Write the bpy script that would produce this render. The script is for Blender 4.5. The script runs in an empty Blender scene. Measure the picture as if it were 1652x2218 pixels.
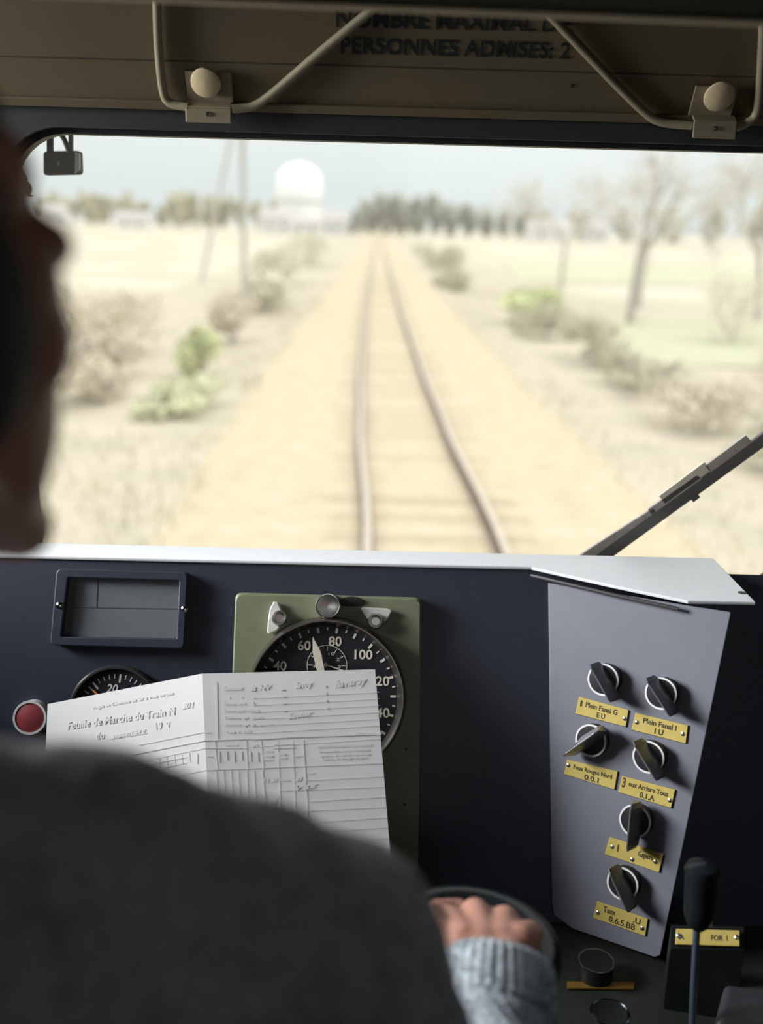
import bpy, bmesh, math, random
from mathutils import Vector, Matrix
random.seed(7)
V = Vector
S = bpy.context.scene
COL = S.collection
PI = math.pi

# ------------------------------------------------------------------ camera
FPX, W, H = 2200.0, 1652, 2218          # focal length in pixels of the 1652x2218 frame
CAM = V((0, 0, 1.55))
def _cd(px, py): return V(((px - W/2)/FPX, -(py - H/2)/FPX, -1.0))
_yc = _cd(815, 489).normalized()                              # where the track direction (+Y) vanishes
_zc = _cd(1815, 489 + 26.2).cross(_cd(815, 489)).normalized() # horizon tilted 1.5 degrees
if _zc.y < 0: _zc = -_zc
_xc = _yc.cross(_zc).normalized()
M_WC = Matrix((_xc, _yc, _zc))          # camera vector -> world vector
cam_d = bpy.data.cameras.new('camera'); cam = bpy.data.objects.new('camera', cam_d); COL.objects.link(cam)
cam.matrix_world = Matrix.Translation(CAM) @ M_WC.to_4x4()
cam_d.sensor_fit = 'VERTICAL'; cam_d.sensor_height = 36.0; cam_d.sensor_width = 36.0*W/H
cam_d.lens = 36.0*FPX/H
cam_d.clip_start = 0.02; cam_d.clip_end = 3000
cam_d.dof.use_dof = True; cam_d.dof.focus_distance = 1.40; cam_d.dof.aperture_fstop = 2.1
S.camera = cam

# ------------------------------------------------------------------ world, lights, exposure
S.view_settings.view_transform = 'Standard'; S.view_settings.look = 'None'
S.view_settings.gamma = 1.0; S.view_settings.exposure = 0.0
S.view_settings.use_curve_mapping = False
world = bpy.data.worlds.new('sky'); S.world = world; world.use_nodes = True
nt = world.node_tree; nt.nodes.clear()
wo = nt.nodes.new('ShaderNodeOutputWorld'); bg = nt.nodes.new('ShaderNodeBackground')
tc = nt.nodes.new('ShaderNodeTexCoord'); sp = nt.nodes.new('ShaderNodeSeparateXYZ'); cr = nt.nodes.new('ShaderNodeValToRGB')
nt.links.new(tc.outputs['Generated'], sp.inputs[0]); nt.links.new(sp.outputs['Z'], cr.inputs[0])
cr.color_ramp.elements[0].position = 0.0; cr.color_ramp.elements[0].color = (.250, .272, .278, 1)
cr.color_ramp.elements[1].position = 1.0; cr.color_ramp.elements[1].color = (.92, .95, 1.0, 1)
e = cr.color_ramp.elements.new(.035); e.color = (.255, .274, .275, 1)
e = cr.color_ramp.elements.new(.10); e.color = (.30, .312, .312, 1)
nt.links.new(cr.outputs[0], bg.inputs[0]); bg.inputs[1].default_value = 3.25
nt.links.new(bg.outputs[0], wo.inputs[0])

def area(name, loc, target, sx, sy, power, color):
    l = bpy.data.lights.new(name, 'AREA'); l.shape = 'RECTANGLE'; l.size = sx; l.size_y = sy
    l.energy = power; l.color = color
    o = bpy.data.objects.new(name, l); COL.objects.link(o); o.location = loc
    o.rotation_euler = (V(target) - V(loc)).to_track_quat('-Z', 'Y').to_euler()
    return o
lw = area('daylight_side_window', (-2.30, 1.12, 1.86), (0.10, 1.18, 0.85), 1.1, 0.9, 80, (.93, .96, 1.0)); lw.data.spread = math.radians(125)
area('rear_fill', (0.55, -1.25, 1.75), (-0.1, 0.4, 1.1), 0.9, 0.3, 1.2, (.95, .97, 1.0))  # added fill to lift the driver's shoulder, no source seen there
sun_d = bpy.data.lights.new('sun', 'SUN'); sun_d.energy = 1.0; sun_d.angle = R20 = math.radians(20); sun_d.color = (1, .95, .86)
sun = bpy.data.objects.new('sun', sun_d); COL.objects.link(sun)
sun.rotation_euler = V((-.75, .12, -1)).to_track_quat('-Z', 'Y').to_euler()

# ------------------------------------------------------------------ projection helpers: photo pixel -> point on a plane / at a depth
def ray(px, py): return M_WC @ _cd(px, py)
def D(px, py, depth): return CAM + ray(px, py)*depth
def U(px, py, plane):
    p0, n = plane; r = ray(px, py)
    return CAM + r*((p0 - CAM).dot(n)/r.dot(n))
def depth_of(p): return (p - CAM).dot(ray(W/2, H/2).normalized())

# ------------------------------------------------------------------ materials
MATS = {}
def mat(name, col, rough=.6, metal=0., var=.06, scale=60., bump=0., bscale=200., spec=.5, coat=0., emit=None):
    if name in MATS: return MATS[name]
    m = bpy.data.materials.new(name); m.use_nodes = True; n = m.node_tree; b = n.nodes['Principled BSDF']
    tcn = n.nodes.new('ShaderNodeTexCoord')
    no = n.nodes.new('ShaderNodeTexNoise'); no.inputs['Scale'].default_value = scale; no.inputs['Detail'].default_value = 4
    n.links.new(tcn.outputs['Object'], no.inputs['Vector'])
    r = n.nodes.new('ShaderNodeValToRGB')
    r.color_ramp.elements[0].position = .3; r.color_ramp.elements[1].position = .7
    r.color_ramp.elements[0].color = tuple(c*(1-var) for c in col) + (1,)
    r.color_ramp.elements[1].color = tuple(min(1, c*(1+var)) for c in col) + (1,)
    n.links.new(no.outputs[0], r.inputs[0]); n.links.new(r.outputs[0], b.inputs['Base Color'])
    b.inputs['Roughness'].default_value = rough; b.inputs['Metallic'].default_value = metal
    b.inputs['Specular IOR Level'].default_value = spec
    b.inputs['Coat Weight'].default_value = coat
    if bump:
        bn = n.nodes.new('ShaderNodeTexNoise'); bn.inputs['Scale'].default_value = bscale; bn.inputs['Detail'].default_value = 3
        n.links.new(tcn.outputs['Object'], bn.inputs['Vector'])
        bu = n.nodes.new('ShaderNodeBump'); bu.inputs['Strength'].default_value = bump; bu.inputs['Distance'].default_value = .002
        n.links.new(bn.outputs[0], bu.inputs['Height']); n.links.new(bu.outputs[0], b.inputs['Normal'])
    MATS[name] = m; return m
def sr(r, g, b):
    f = lambda c: (c/255/12.92) if c/255 <= .04045 else ((c/255+.055)/1.055)**2.4
    return (f(r), f(g), f(b))

NAVY = mat('navy_paint', (.032, .037, .056), .42, var=.05, bump=.04, bscale=300)
BLACKP = mat('black_paint', (.022, .026, .020), .5, var=.1)
FRONTP = mat('dark_frame_paint', (.030, .032, .030), .55, var=.08)
OLIVE = mat('olive_paint', (.148, .112, .058), .6, var=.06, scale=9, bump=.05, bscale=120)
OLIVEM = mat('olive_bracket', (.30, .255, .16), .45, var=.05, scale=30)
CREAM = mat('cream_button', (.74, .58, .34), .5, var=.04)
CEILG = mat('ceiling_green', (.011, .016, .006), .8, var=.06, spec=.2)
CEILEDGE = mat('ceiling_edge', (.68, .56, .36), .4)
WHITEP = mat('white_sill', (.84, .84, .835), .45, var=.02)
RUBBER = mat('black_rubber', (.015, .015, .016), .6)
GREYP = mat('grey_console', (.178, .180, .212), .5, var=.04, scale=25, bump=.05, bscale=500)
GREENP = mat('green_plate', (.205, .225, .135), .5, var=.05, scale=40)
GREENE = mat('green_plate_edge', (.36, .38, .26), .5, var=.05, scale=40)
BEZEL = mat('bezel_metal', (.20, .18, .16), .3, metal=.9)
BEZELIN = mat('bezel_inner_ring', (.80, .68, .48), .45)
DIALB = mat('dial_black', (.012, .010, .015), .5)
DIALW = mat('dial_cream', (.80, .74, .60), .6)
CHROME = mat('chrome', (.75, .75, .75), .15, metal=1.0)
NICKEL = mat('nickel', (.62, .60, .56), .3, metal=1.0)
CLIPM = mat('clip_enamel', (.72, .70, .64), .4)
LENSM = mat('dark_lens', (.10, .10, .12), .15, coat=.5)
GLASSG = mat('grey_display', (.155, .165, .175), .35, var=.03)
LINEM = mat('display_line', (.05, .055, .06), .5)
RED = mat('red_button', (.33, .055, .065), .4, var=.05)
WHITERING = mat('white_ring', (.78, .77, .75), .35)
PAPER = mat('paper', (.76, .75, .735), .8, var=.02, scale=20)
INK = mat('ink', (.03, .025, .03), .8)
INKL = mat('ink_light', (.30, .29, .28), .8)
KNOBB = mat('knob_black', (.022, .020, .023), .34, var=.05)
FIN = mat('pointer_grey', (.10, .097, .10), .32, var=.05, coat=.3)
BRASS = mat('yellow_plate', (.56, .43, .115), .45, var=.06, scale=80)
BRASSD = mat('yellow_plate_text', (.05, .035, .01), .6)
BRASSO = mat('old_brass', (.36, .20, .04), .4, metal=.5)
GLOSSB = mat('gloss_black', (.012, .014, .015), .16, spec=.3)
BAKE = mat('bakelite', (.012, .014, .015), .22, spec=.12)
SATB = mat('satin_black', (.012, .014, .013), .4, spec=.2)
STEELB = mat('blue_steel', (.20, .25, .34), .3, metal=.8)
TEXTG = mat('stencil_text', (.008, .014, .010), .6)
SKIN = mat('skin', (.42, .195, .135), .5, var=.08, scale=35, bump=.12, bscale=160)
HAIR = mat('hair', (.018, .017, .012), .65, var=.2, scale=90, bump=.5, bscale=400)
WIPER = mat('wiper_paint', (.045, .036, .048), .4, var=.08)
WIPERG = mat('wiper_grey', (.48, .42, .38), .5, var=.1)
MIRRORB = mat('mirror_black', (.010, .010, .008), .5, spec=.12)
AMBER = mat('amber', (.30, .09, .03), .25)

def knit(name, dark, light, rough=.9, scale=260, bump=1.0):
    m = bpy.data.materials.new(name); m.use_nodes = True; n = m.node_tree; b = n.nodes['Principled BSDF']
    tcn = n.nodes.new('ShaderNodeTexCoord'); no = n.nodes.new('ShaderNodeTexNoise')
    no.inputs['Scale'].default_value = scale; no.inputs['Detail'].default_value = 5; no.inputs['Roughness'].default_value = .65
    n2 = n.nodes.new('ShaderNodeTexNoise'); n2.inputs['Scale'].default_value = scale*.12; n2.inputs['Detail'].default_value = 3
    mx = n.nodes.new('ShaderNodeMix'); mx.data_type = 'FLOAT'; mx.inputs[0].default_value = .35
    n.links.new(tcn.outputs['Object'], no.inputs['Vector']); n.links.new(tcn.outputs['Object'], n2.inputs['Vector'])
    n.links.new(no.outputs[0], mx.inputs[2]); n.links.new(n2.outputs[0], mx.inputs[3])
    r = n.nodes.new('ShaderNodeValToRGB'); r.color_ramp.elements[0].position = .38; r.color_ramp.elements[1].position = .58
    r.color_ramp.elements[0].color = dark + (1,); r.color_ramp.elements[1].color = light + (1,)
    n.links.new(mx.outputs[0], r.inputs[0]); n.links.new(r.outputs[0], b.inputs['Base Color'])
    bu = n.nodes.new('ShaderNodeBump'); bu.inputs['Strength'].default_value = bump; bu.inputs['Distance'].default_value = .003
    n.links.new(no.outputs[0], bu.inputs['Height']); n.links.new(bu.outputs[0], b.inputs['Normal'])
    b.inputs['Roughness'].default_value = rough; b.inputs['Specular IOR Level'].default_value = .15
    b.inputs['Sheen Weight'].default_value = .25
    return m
KNIT_SHADE = knit('knit_shaded', (.15, .156, .157), (.36, .365, .375), scale=170)  # same garment as the cuff, shade put into the colour
KNIT_LIT = knit('knit_lit', (.055, .075, .085), (.60, .66, .70), scale=210)  # lit copy of the sweater cloth, light put into the colour

def glass_mat():
    m = bpy.data.materials.new('windscreen_glass'); m.use_nodes = True; n = m.node_tree; n.nodes.clear()
    o = n.nodes.new('ShaderNodeOutputMaterial'); t = n.nodes.new('ShaderNodeBsdfTransparent'); g = n.nodes.new('ShaderNodeBsdfGlossy')
    g.inputs['Roughness'].default_value = .03
    tl = n.nodes.new('ShaderNodeBsdfTranslucent'); tl.inputs[0].default_value = (1, .97, .92, 1)
    t.inputs[0].default_value = (.97, .98, .97, 1)
    lw = n.nodes.new('ShaderNodeFresnel'); lw.inputs[0].default_value = 1.25
    m1 = n.nodes.new('ShaderNodeMixShader'); m1.inputs[0].default_value = .02      # faint translucent veil, haze painted over the view outside
    m2 = n.nodes.new('ShaderNodeMixShader')
    n.links.new(t.outputs[0], m1.inputs[1]); n.links.new(tl.outputs[0], m1.inputs[2])
    n.links.new(lw.outputs[0], m2.inputs[0]); n.links.new(m1.outputs[0], m2.inputs[1]); n.links.new(g.outputs[0], m2.inputs[2])
    n.links.new(m2.outputs[0], o.inputs[0]); return m
GLASS = glass_mat()

# ------------------------------------------------------------------ mesh builder
def frame_of(n, up=V((0, 0, 1))):
    n = n.normalized(); x = up.cross(n)
    if x.length < 1e-4: x = V((1, 0, 0))
    x.normalize(); return x, n.cross(x).normalized(), n
class MB:
    def __init__(s): s.bm = bmesh.new(); s.mi = 0; s.smooth = False
    def face(s, vs):
        try:
            f = s.bm.faces.new(vs); f.material_index = s.mi; f.smooth = s.smooth; return f
        except ValueError: return None
    def vs(s, pts): return [s.bm.verts.new(p) for p in pts]
    def poly(s, pts): s.face(s.vs(pts)); return s
    def prism(s, pts, d):
        a = s.vs(pts); b = s.vs([p + d for p in pts]); n = len(pts)
        s.face(a[::-1]); s.face(b)
        for i in range(n): s.face([a[i], a[(i+1) % n], b[(i+1) % n], b[i]])
        return s
    def box(s, c, size, X=V((1,0,0)), Y=V((0,1,0)), Z=V((0,0,1))):
        x, y, z = [q*w/2 for q, w in zip((X, Y, Z), size)]
        return s.prism([c-x-y-z, c+x-y-z, c+x+y-z, c-x+y-z], z*2)
    def loft(s, rings, cap=True, closed=True):
        R = [s.vs(r) for r in rings]; n = len(R[0])
        for a, b in zip(R, R[1:]):
            for i in range(n if closed else n-1): s.face([a[i], a[(i+1) % n], b[(i+1) % n], b[i]])
        if cap: s.face(R[0][::-1]); s.face(R[-1])
        return s
    def lathe(s, o, n, prof, seg=48, up=V((0,0,1)), cap=True, sx=1., sy=1.):
        x, y, n = frame_of(n, up)
        return s.loft([[o + n*h + (x*math.cos(2*PI*i/seg)*sx + y*math.sin(2*PI*i/seg)*sy)*max(r, 1e-5) for i in range(seg)] for r, h in prof], cap)
    def tube(s, path, r, seg=10, rf=None):
        rings = []; N = len(path)
        prev = None
        for k, p in enumerate(path):
            t = (path[min(k+1, N-1)] - path[max(k-1, 0)]).normalized()
            if prev is None: x = t.orthogonal().normalized()
            else: x = (prev - t*prev.dot(t)).normalized()
            prev = x; y = t.cross(x); rr = rf(k/(N-1)) if rf else r
            rings.append([p + (x*math.cos(2*PI*i/seg) + y*math.sin(2*PI*i/seg))*rr for i in range(seg)])
        return s.loft(rings)
    def ell(s, c, r, rot=None, sub=2):
        g = bmesh.ops.create_icosphere(s.bm, subdivisions=sub, radius=1.0)
        m = Matrix.Translation(c) @ (rot.to_4x4() if rot else Matrix()) @ Matrix.Diagonal((r[0], r[1], r[2], 1))
        bmesh.ops.transform(s.bm, matrix=m, verts=g['verts'])
        for v in g['verts']:
            for f in v.link_faces: f.material_index = s.mi; f.smooth = s.smooth
        return s
    def ring(s, o, n, r, w, a0, a1, h, seg=40, up=V((0,0,1))):      # flat annular strip with thickness h
        x, y, n = frame_of(n, up); rs = []
        for i in range(seg+1):
            a = a0 + (a1-a0)*i/seg; d = x*math.cos(a) + y*math.sin(a)
            rs.append([o + d*(r-w/2), o + d*(r+w/2), o + d*(r+w/2) + n*h, o + d*(r-w/2) + n*h])
        return s.loft(rs)
    def strip(s, a, b, w, n, h=.0004):
        t = (b-a).normalized(); q = n.cross(t).normalized()*w/2
        return s.prism([a-q, b-q, b+q, a+q], n*h)
    def text(s, body, a, b, hgt, n, shear=0., lift=.0003):
        V2, F, (x0, x1, y0, y1) = glyphs(body, shear)
        X = (b-a); L = X.length; X.normalize(); Y = n.cross(X).normalized(); sx = L/(x1-x0)
        sy = hgt/.73
        vs = s.vs([a + X*((p[0]-x0)*sx) + Y*(p[1]*sy) + n*lift for p in V2])
        for f in F: s.face([vs[i] for i in f])
        return s
    def build(s, name, mats, parent=None, bevel=0., bseg=2, smooth=None):
        bm = s.bm
        bmesh.ops.recalc_face_normals(bm, faces=bm.faces)
        me = bpy.data.meshes.new(name); bm.to_mesh(me); bm.free()
        if smooth is not None:
            for p in me.polygons: p.use_smooth = True
            me.set_sharp_from_angle(angle=math.radians(smooth))
        return link(name, me, mats, parent, bevel, bseg)
WORLD_LOC = {}
def link(name, me, mats, parent=None, bevel=0., bseg=2):
    if not isinstance(mats, (list, tuple)): mats = [mats]
    me.materials.clear()
    for m in mats: me.materials.append(m)
    o = bpy.data.objects.new(name, me); COL.objects.link(o)
    cs = [v.co for v in me.vertices]
    lo = V([min(c[i] for c in cs) for i in range(3)]); hi = V([max(c[i] for c in cs) for i in range(3)])
    org = V(((lo.x+hi.x)/2, (lo.y+hi.y)/2, lo.z))
    me.transform(Matrix.Translation(-org)); WORLD_LOC[o.name] = org
    if parent: o.parent = parent; o.location = org - WORLD_LOC[parent.name]
    else: o.location = org
    if bevel:
        b = o.modifiers.new('bevel', 'BEVEL'); b.width = bevel; b.segments = bseg; b.limit_method = 'ANGLE'; b.angle_limit = math.radians(40)
    return o
_gc = {}
def glyphs(body, shear):
    k = (body, shear)
    if k in _gc: return _gc[k]
    c = bpy.data.curves.new('t', 'FONT'); c.body = body; c.size = 1; c.shear = shear; c.resolution_u = 3; c.offset = .022
    o = bpy.data.objects.new('t', c); COL.objects.link(o); bpy.context.view_layer.update()
    me = bpy.data.meshes.new_from_object(o.evaluated_get(bpy.context.evaluated_depsgraph_get()))
    V2 = [tuple(v.co) for v in me.vertices]; F = [tuple(p.vertices) for p in me.polygons]
    bpy.data.objects.remove(o); bpy.data.meshes.remove(me); bpy.data.curves.remove(c)
    xs = [v[0] for v in V2]; ys = [v[1] for v in V2]
    _gc[k] = (V2, F, (min(xs), max(xs), min(ys), max(ys))); return _gc[k]
def thing(name, loc, label, cat, group=None):
    o = bpy.data.objects.new(name, None); COL.objects.link(o); o.location = loc; o.empty_display_size = .05
    WORLD_LOC[o.name] = V(loc); return tag(o, label, cat, group)
def tag(o, label, cat, group=None):
    o['label'] = label; o['category'] = cat
    if group: o['group'] = group
    return o
def struct(o): o['kind'] = 'structure'; return o
def bez(pts, n=8):          # smooth path through points (Catmull-Rom)
    P = [pts[0]] + list(pts) + [pts[-1]]; out = []
    for i in range(1, len(P)-2):
        a, b, c, d = P[i-1], P[i], P[i+1], P[i+2]
        for k in range(n):
            t = k/n
            out.append(.5*((2*b) + (c-a)*t + (2*a-5*b+4*c-d)*t*t + (3*b-a-3*c+d)*t**3))
    out.append(pts[-1]); return out
def blob(prims, voxel, smooth, fac=.5):
    m = MB()
    for p in prims:
        if p[0] == 'E': m.ell(p[1], p[2], p[3] if len(p) > 3 else None, 3)
        else:
            _, a, b, ra, rb = p; t = (b-a)
            m.ell(a, (ra,)*3, None, 3); m.ell(b, (rb,)*3, None, 3)
            if t.length > 1e-4:
                x = t.orthogonal().normalized(); y = t.normalized().cross(x)
                m.loft([[q + (x*math.cos(i*PI/10) + y*math.sin(i*PI/10))*r for i in range(20)] for q, r in ((a, ra), (b, rb))])
    bmesh.ops.recalc_face_normals(m.bm, faces=m.bm.faces)
    me = bpy.data.meshes.new('b'); m.bm.to_mesh(me); m.bm.free()
    o = bpy.data.objects.new('b', me); COL.objects.link(o)
    r = o.modifiers.new('r', 'REMESH'); r.mode = 'VOXEL'; r.voxel_size = voxel; r.use_smooth_shade = True
    s = o.modifiers.new('s', 'SMOOTH'); s.factor = fac; s.iterations = smooth
    bpy.context.view_layer.update()
    out = bpy.data.meshes.new_from_object(o.evaluated_get(bpy.context.evaluated_depsgraph_get()))
    bpy.data.objects.remove(o); bpy.data.meshes.remove(me)
    for p in out.polygons: p.use_smooth = True
    return out
X1, Y1, Z1 = V((1,0,0)), V((0,1,0)), V((0,0,1))

# ================================================================== THE SETTING
T20 = math.radians(20)
PN = V((0, -math.cos(T20), math.sin(T20)))         # console panel leans back 20 degrees
PU = V((0, math.sin(T20), math.cos(T20)))
PANEL = (D(708, 1507, 1.45), PN)
def on(px, py, lift=0.): return U(px, py, (PANEL[0] + PN*lift, PN))
ZS = U(700, 1215, PANEL).z                          # sill height
ptop = U(700, 1215, PANEL)
YG = ptop.y + .085                                  # windscreen glass plane
Hd = V((.83, -.56, 0)).normalized()                 # horizontal run of the angled switch console
ge0, ge1 = on(1187, 1262, .004), on(1195, 1962, .004)
GN = (ge1-ge0).normalized().cross(Hd).normalized()
if GN.y > 0: GN = -GN
GPL = (ge0, GN)
ZD = U(1422, 2076, GPL).z - .012                    # desk height, just under the console's lower corner
GLASSPL = (V((0, YG, 0)), V((0, -1, 0)))
wl, wr = U(50, 800, GLASSPL).x, U(1740, 800, GLASSPL).x
wt = U(800, 297, GLASSPL).z; wb = U(1600, 1266, GLASSPL).z
print('panel top', ptop, 'glass y', YG, 'win', wl, wr, wt, wb, 'desk', ZD)

XL, XR, YB, ZC = -1.0, 1.0, -1.2, 2.12
# front wall with rounded windscreen opening
m = MB(); rad = .078; inner = []
for cx, cz, a0 in ((wr-rad, wt-rad, 0), (wl+rad, wt-rad, 90), (wl+.03, wb+.03, 180), (wr-.03, wb+.03, 270)):
    rr = rad if cz > wb + .05 else .03
    for k in range(9):
        a = math.radians(a0 + k*90/8); inner.append((cx + rr*math.cos(a), cz + rr*math.sin(a)))
outer = []
mx, mz = (wl+wr)/2, (wt+wb)/2
for (x, z) in inner:
    dx, dz = x-mx, z-mz
    t = min((XR-mx)/abs(dx) if dx > 0 else (mx-XL)/max(abs(dx), 1e-6), ((ZC-mz) if dz > 0 else mz)/max(abs(dz), 1e-6))
    outer.append((mx + dx*t, mz + dz*t))
ya, yb = YG - .028, YG + .03
for z in ((ya, outer), (yb, outer)): pass
rings = [[V((x, yb, z)) for x, z in outer], [V((x, ya, z)) for x, z in outer], [V((x, ya, z)) for x, z in inner], [V((x, yb, z)) for x, z in inner]]
R = [m.vs(r) for r in rings]; n_ = len(inner)
for a, b in ((0, 1), (1, 2), (2, 3), (3, 0)):
    for i in range(n_): m.face([R[a][i], R[a][(i+1) % n_], R[b][(i+1) % n_], R[b][i]])
struct(m.build('wall_front', FRONTP))
# rubber seal and glass
seal = MB(); pth = [V((x, YG, z)) for x, z in inner]
seal.loft([[p + V((0, -.012, 0)), p + V((0, .012, 0)), V((mx + (p.x-mx)*.988, YG+.012, mz + (p.z-mz)*.978)), V((mx + (p.x-mx)*.988, YG-.012, mz + (p.z-mz)*.978))] for p in pth + [pth[0]]], cap=False)
wg = MB(); wg.prism([V((x, YG-.003, z)) for x, z in inner], V((0, .006, 0)))
g = struct(wg.build('window_1', GLASS)); seal.build('rubber_seal', RUBBER, g)
# floor, ceiling, sides
struct(MB().box(V((0, (YB+YG)/2, -.02)), (XR-XL, YG-YB, .04)).build('floor', mat('floor_lino', (.05, .05, .045), .7)))
struct(MB().box(V((0, (YB+YG)/2, ZC+.02)), (XR-XL+.1, YG-YB+.06, .04)).build('ceiling', CEILG))
def wall_x(x, y0, y1, wy0, wy1, wz0, wz1, name):
    m = MB(); t = .04 if x > 0 else -.04
    for a, b, c, d in ((y0, wy0, 0, ZC), (wy1, y1, 0, ZC), (wy0, wy1, 0, wz0), (wy0, wy1, wz1, ZC)):
        m.prism([V((x, a, c)), V((x, b, c)), V((x, b, d)), V((x, a, d))], V((t, 0, 0)))
    return struct(m.build(name, FRONTP))
wall_x(XL, YB, YG, .72, 1.38, 1.22, 1.85, 'wall_left')
struct(MB().box(V((XR+.02, (YB+YG)/2, ZC/2)), (.04, YG-YB, ZC)).build('wall_right', FRONTP))
m = MB()
for a, b, c, d in ((XL, .0, 0, ZC), (.9, XR, 0, ZC), (0., .9, 0, 1.65), (0., .9, 2.0, ZC)):
    m.prism([V((a, YB, c)), V((b, YB, c)), V((b, YB, d)), V((a, YB, d))], V((0, -.04, 0)))
struct(m.build('wall_back', FRONTP))

# ------------------------------------------------------------------ overhead panel, ceiling lip, text
hb = U(800, 246, (V((0, YG-.032, 0)), V((0, -1, 0))))      # bottom edge of the olive header, near the front wall
TH = math.radians(33)                                       # header leans in towards the driver
HN = V((0, -math.cos(TH), -math.sin(TH))); HU = V((0, -math.sin(TH), math.cos(TH)))
HPL = (hb, HN)
m = MB(); hw = .62; hh = .40
m.prism([hb + V((-1, 0, 0))*(XR-.01) , hb + X1*(XR-.01), hb + X1*(XR-.01) + HU*hh, hb - X1*(XR-.01) + HU*hh], -HN*.006)
m.prism([hb - X1*(XR-.01) + HN*.001, hb + X1*(XR-.01) + HN*.001, hb + X1*(XR-.01) + HU*.012 + HN*.001, hb - X1*(XR-.01) + HU*.012 + HN*.001], HN*.005)
oh = m.build('overhead_panel', [OLIVE], bevel=.0012)
tag(oh, 'olive overhead panel above the windscreen with black stencilled notice', 'panel')
m = MB()
sA, sB = U(0, 121, HPL), U(1652, 168, HPL); sA.z = sB.z = (sA.z+sB.z)/2; sA.y = sB.y = (sA.y+sB.y)/2
sA.x, sB.x = -.95, .95
m.strip(sA + HN*.0004, sB + HN*.0004, .0016, HN, .0004)
m.build('panel_seam', mat('seam_dark', (.06, .05, .03), .7), oh)
m = MB()
pl = lambda px, py: U(px, py, HPL) + HN*.0008
kH = depth_of(hb)/FPX
m.text('NOMBRE MAXIMAL DE', pl(728, 57), pl(1232, 68), 33*kH, HN)
m.build('stencil_lettering', TEXTG, oh); m = MB()
m.text('PERSONNES ADMISES: 2', pl(738, 114), pl(1233, 126), 34*kH, HN)
m.build('stencil_lettering', TEXTG, oh); m = MB()
m.text('z', pl(1233, 188), pl(1245, 189), 12*kH, HN)
m.build('stencil_lettering', TEXTG, oh)
# sun visor: thick dark green board under the ceiling with a pale metal edge
m = MB(); vy = .93
VPL = (V((0, vy, 0)), V((0, -1, 0)))
vz = U(826, 34, VPL).z
pa, pb = V((-.78, vy + .03, vz + .0205)), V((.78, vy - .012, vz - .0035))
m.prism([pa, pb, pb + V((0, -.34, .10)), pa + V((0, -.34, .10))], V((0, .004, .030)))
vis = m.build('sun_visor', CEILG, bevel=.003)
tag(vis, 'dark green sun visor board folded up along the top of the cab', 'sun visor')
m = MB(); m.tube([pa + V((0, -.001, -.0015)), pb + V((0, -.001, -.0015))], .0026, 8); m.build('visor_edge', CEILEDGE, vis, smooth=40)
# mounting brackets with bumper buttons and rods
def bracket(x0, y0, x1, y1, ybend, bx, by, label):
    c0, c1 = U(x0, y0, HPL), U(x1, y0, HPL)
    root = thing('visor_bracket', U((x0+x1)/2, ybend, HPL), label, 'bracket', 'visor brackets on the overhead panel')
    b0 = U((x0+x1)/2, y0 + 4, HPL); b1 = U((x0+x1)/2, ybend, HPL); w = (c1-c0).length
    m = MB(); h = (b0-b1).length
    m.box((b0+b1)/2 + HN*.004, (w, h, .003), X1, HU, HN)
    m.box(b1 + HN*.012, (w, .003, .018), X1, HU, HN)
    lowp = U((x0+x1)/2, y1, (b1 + HN*.020, V((0, -1, 0))))
    f0 = b1 + HN*.020
    m.prism([f0 - X1*w/2, f0 + X1*w/2, V((f0.x + w/2, f0.y, lowp.z)), V((f0.x - w/2, f0.y, lowp.z))], V((0, .003, 0)))
    m.build('bracket_plate', OLIVEM, root, bevel=.0015)
    c = U(bx, by, (hb + HN*.014, HN)); r = 33*depth_of(c)/FPX
    m = MB(); m.lathe(c - HN*.012, HN, [(r*.45, 0), (r*.45, .006), (r*.9, .0065), (r, .009), (r*.97, .012), (r*.7, .0145), (0, .0155)], 40)
    m.build('round_button', CREAM, root, smooth=50)
    m = MB(); m.lathe(V((f0.x, f0.y-.001, f0.z - .008)), -Y1, [(.0032, 0), (.003, .001), (.001, .0015)], 12); m.build('rivet', BEZEL, root, smooth=40)
    return f0, w
fL, wL = bracket(404, 147, 505, 266, 217, 445, 181, 'olive bracket with round cream button at the left of the overhead panel')
fR, wR = bracket(1495, 180, 1591, 300, 248, 1558, 211, 'olive bracket with round cream button at the right end of the overhead panel')
def rod(pts, label, lift=.012):
    P = [U(px, py, (hb + HN*l, HN)) for px, py, l in pts]
    m = MB(); m.tube(bez(P, 10), .0056, 12); o = m.build('visor_rod', OLIVEM, smooth=60)
    tag(o, label, 'rod', 'bent metal rods on the overhead panel')
rod([(338, -40, .008), (340, 12, .008), (343, 100, .008), (352, 190, .009), (366, 222, .012), (408, 232, .016)], 'vertical bent rod left of the left cream button')
rod([(502, 236, .016), (548, 230, .012), (590, 202, .009), (690, 116, .008), (800, 25, .008), (850, -17, .008)], 'slanting rod rising right from the left bracket to the notice')
rod([(1140, -20, .011), (1200, 42, .010), (1310, 158, .008), (1390, 238, .009), (1430, 264, .012), (1498, 272, .016)], 'slanting rod falling from the notice to the right bracket')
rod([(1588, 276, .016), (1618, 266, .012), (1640, 235, .009), (1650, 110, .011), (1652, 40, .011), (1652, -20, .011)], 'bent rod at the far right beyond the right bracket')

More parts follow.
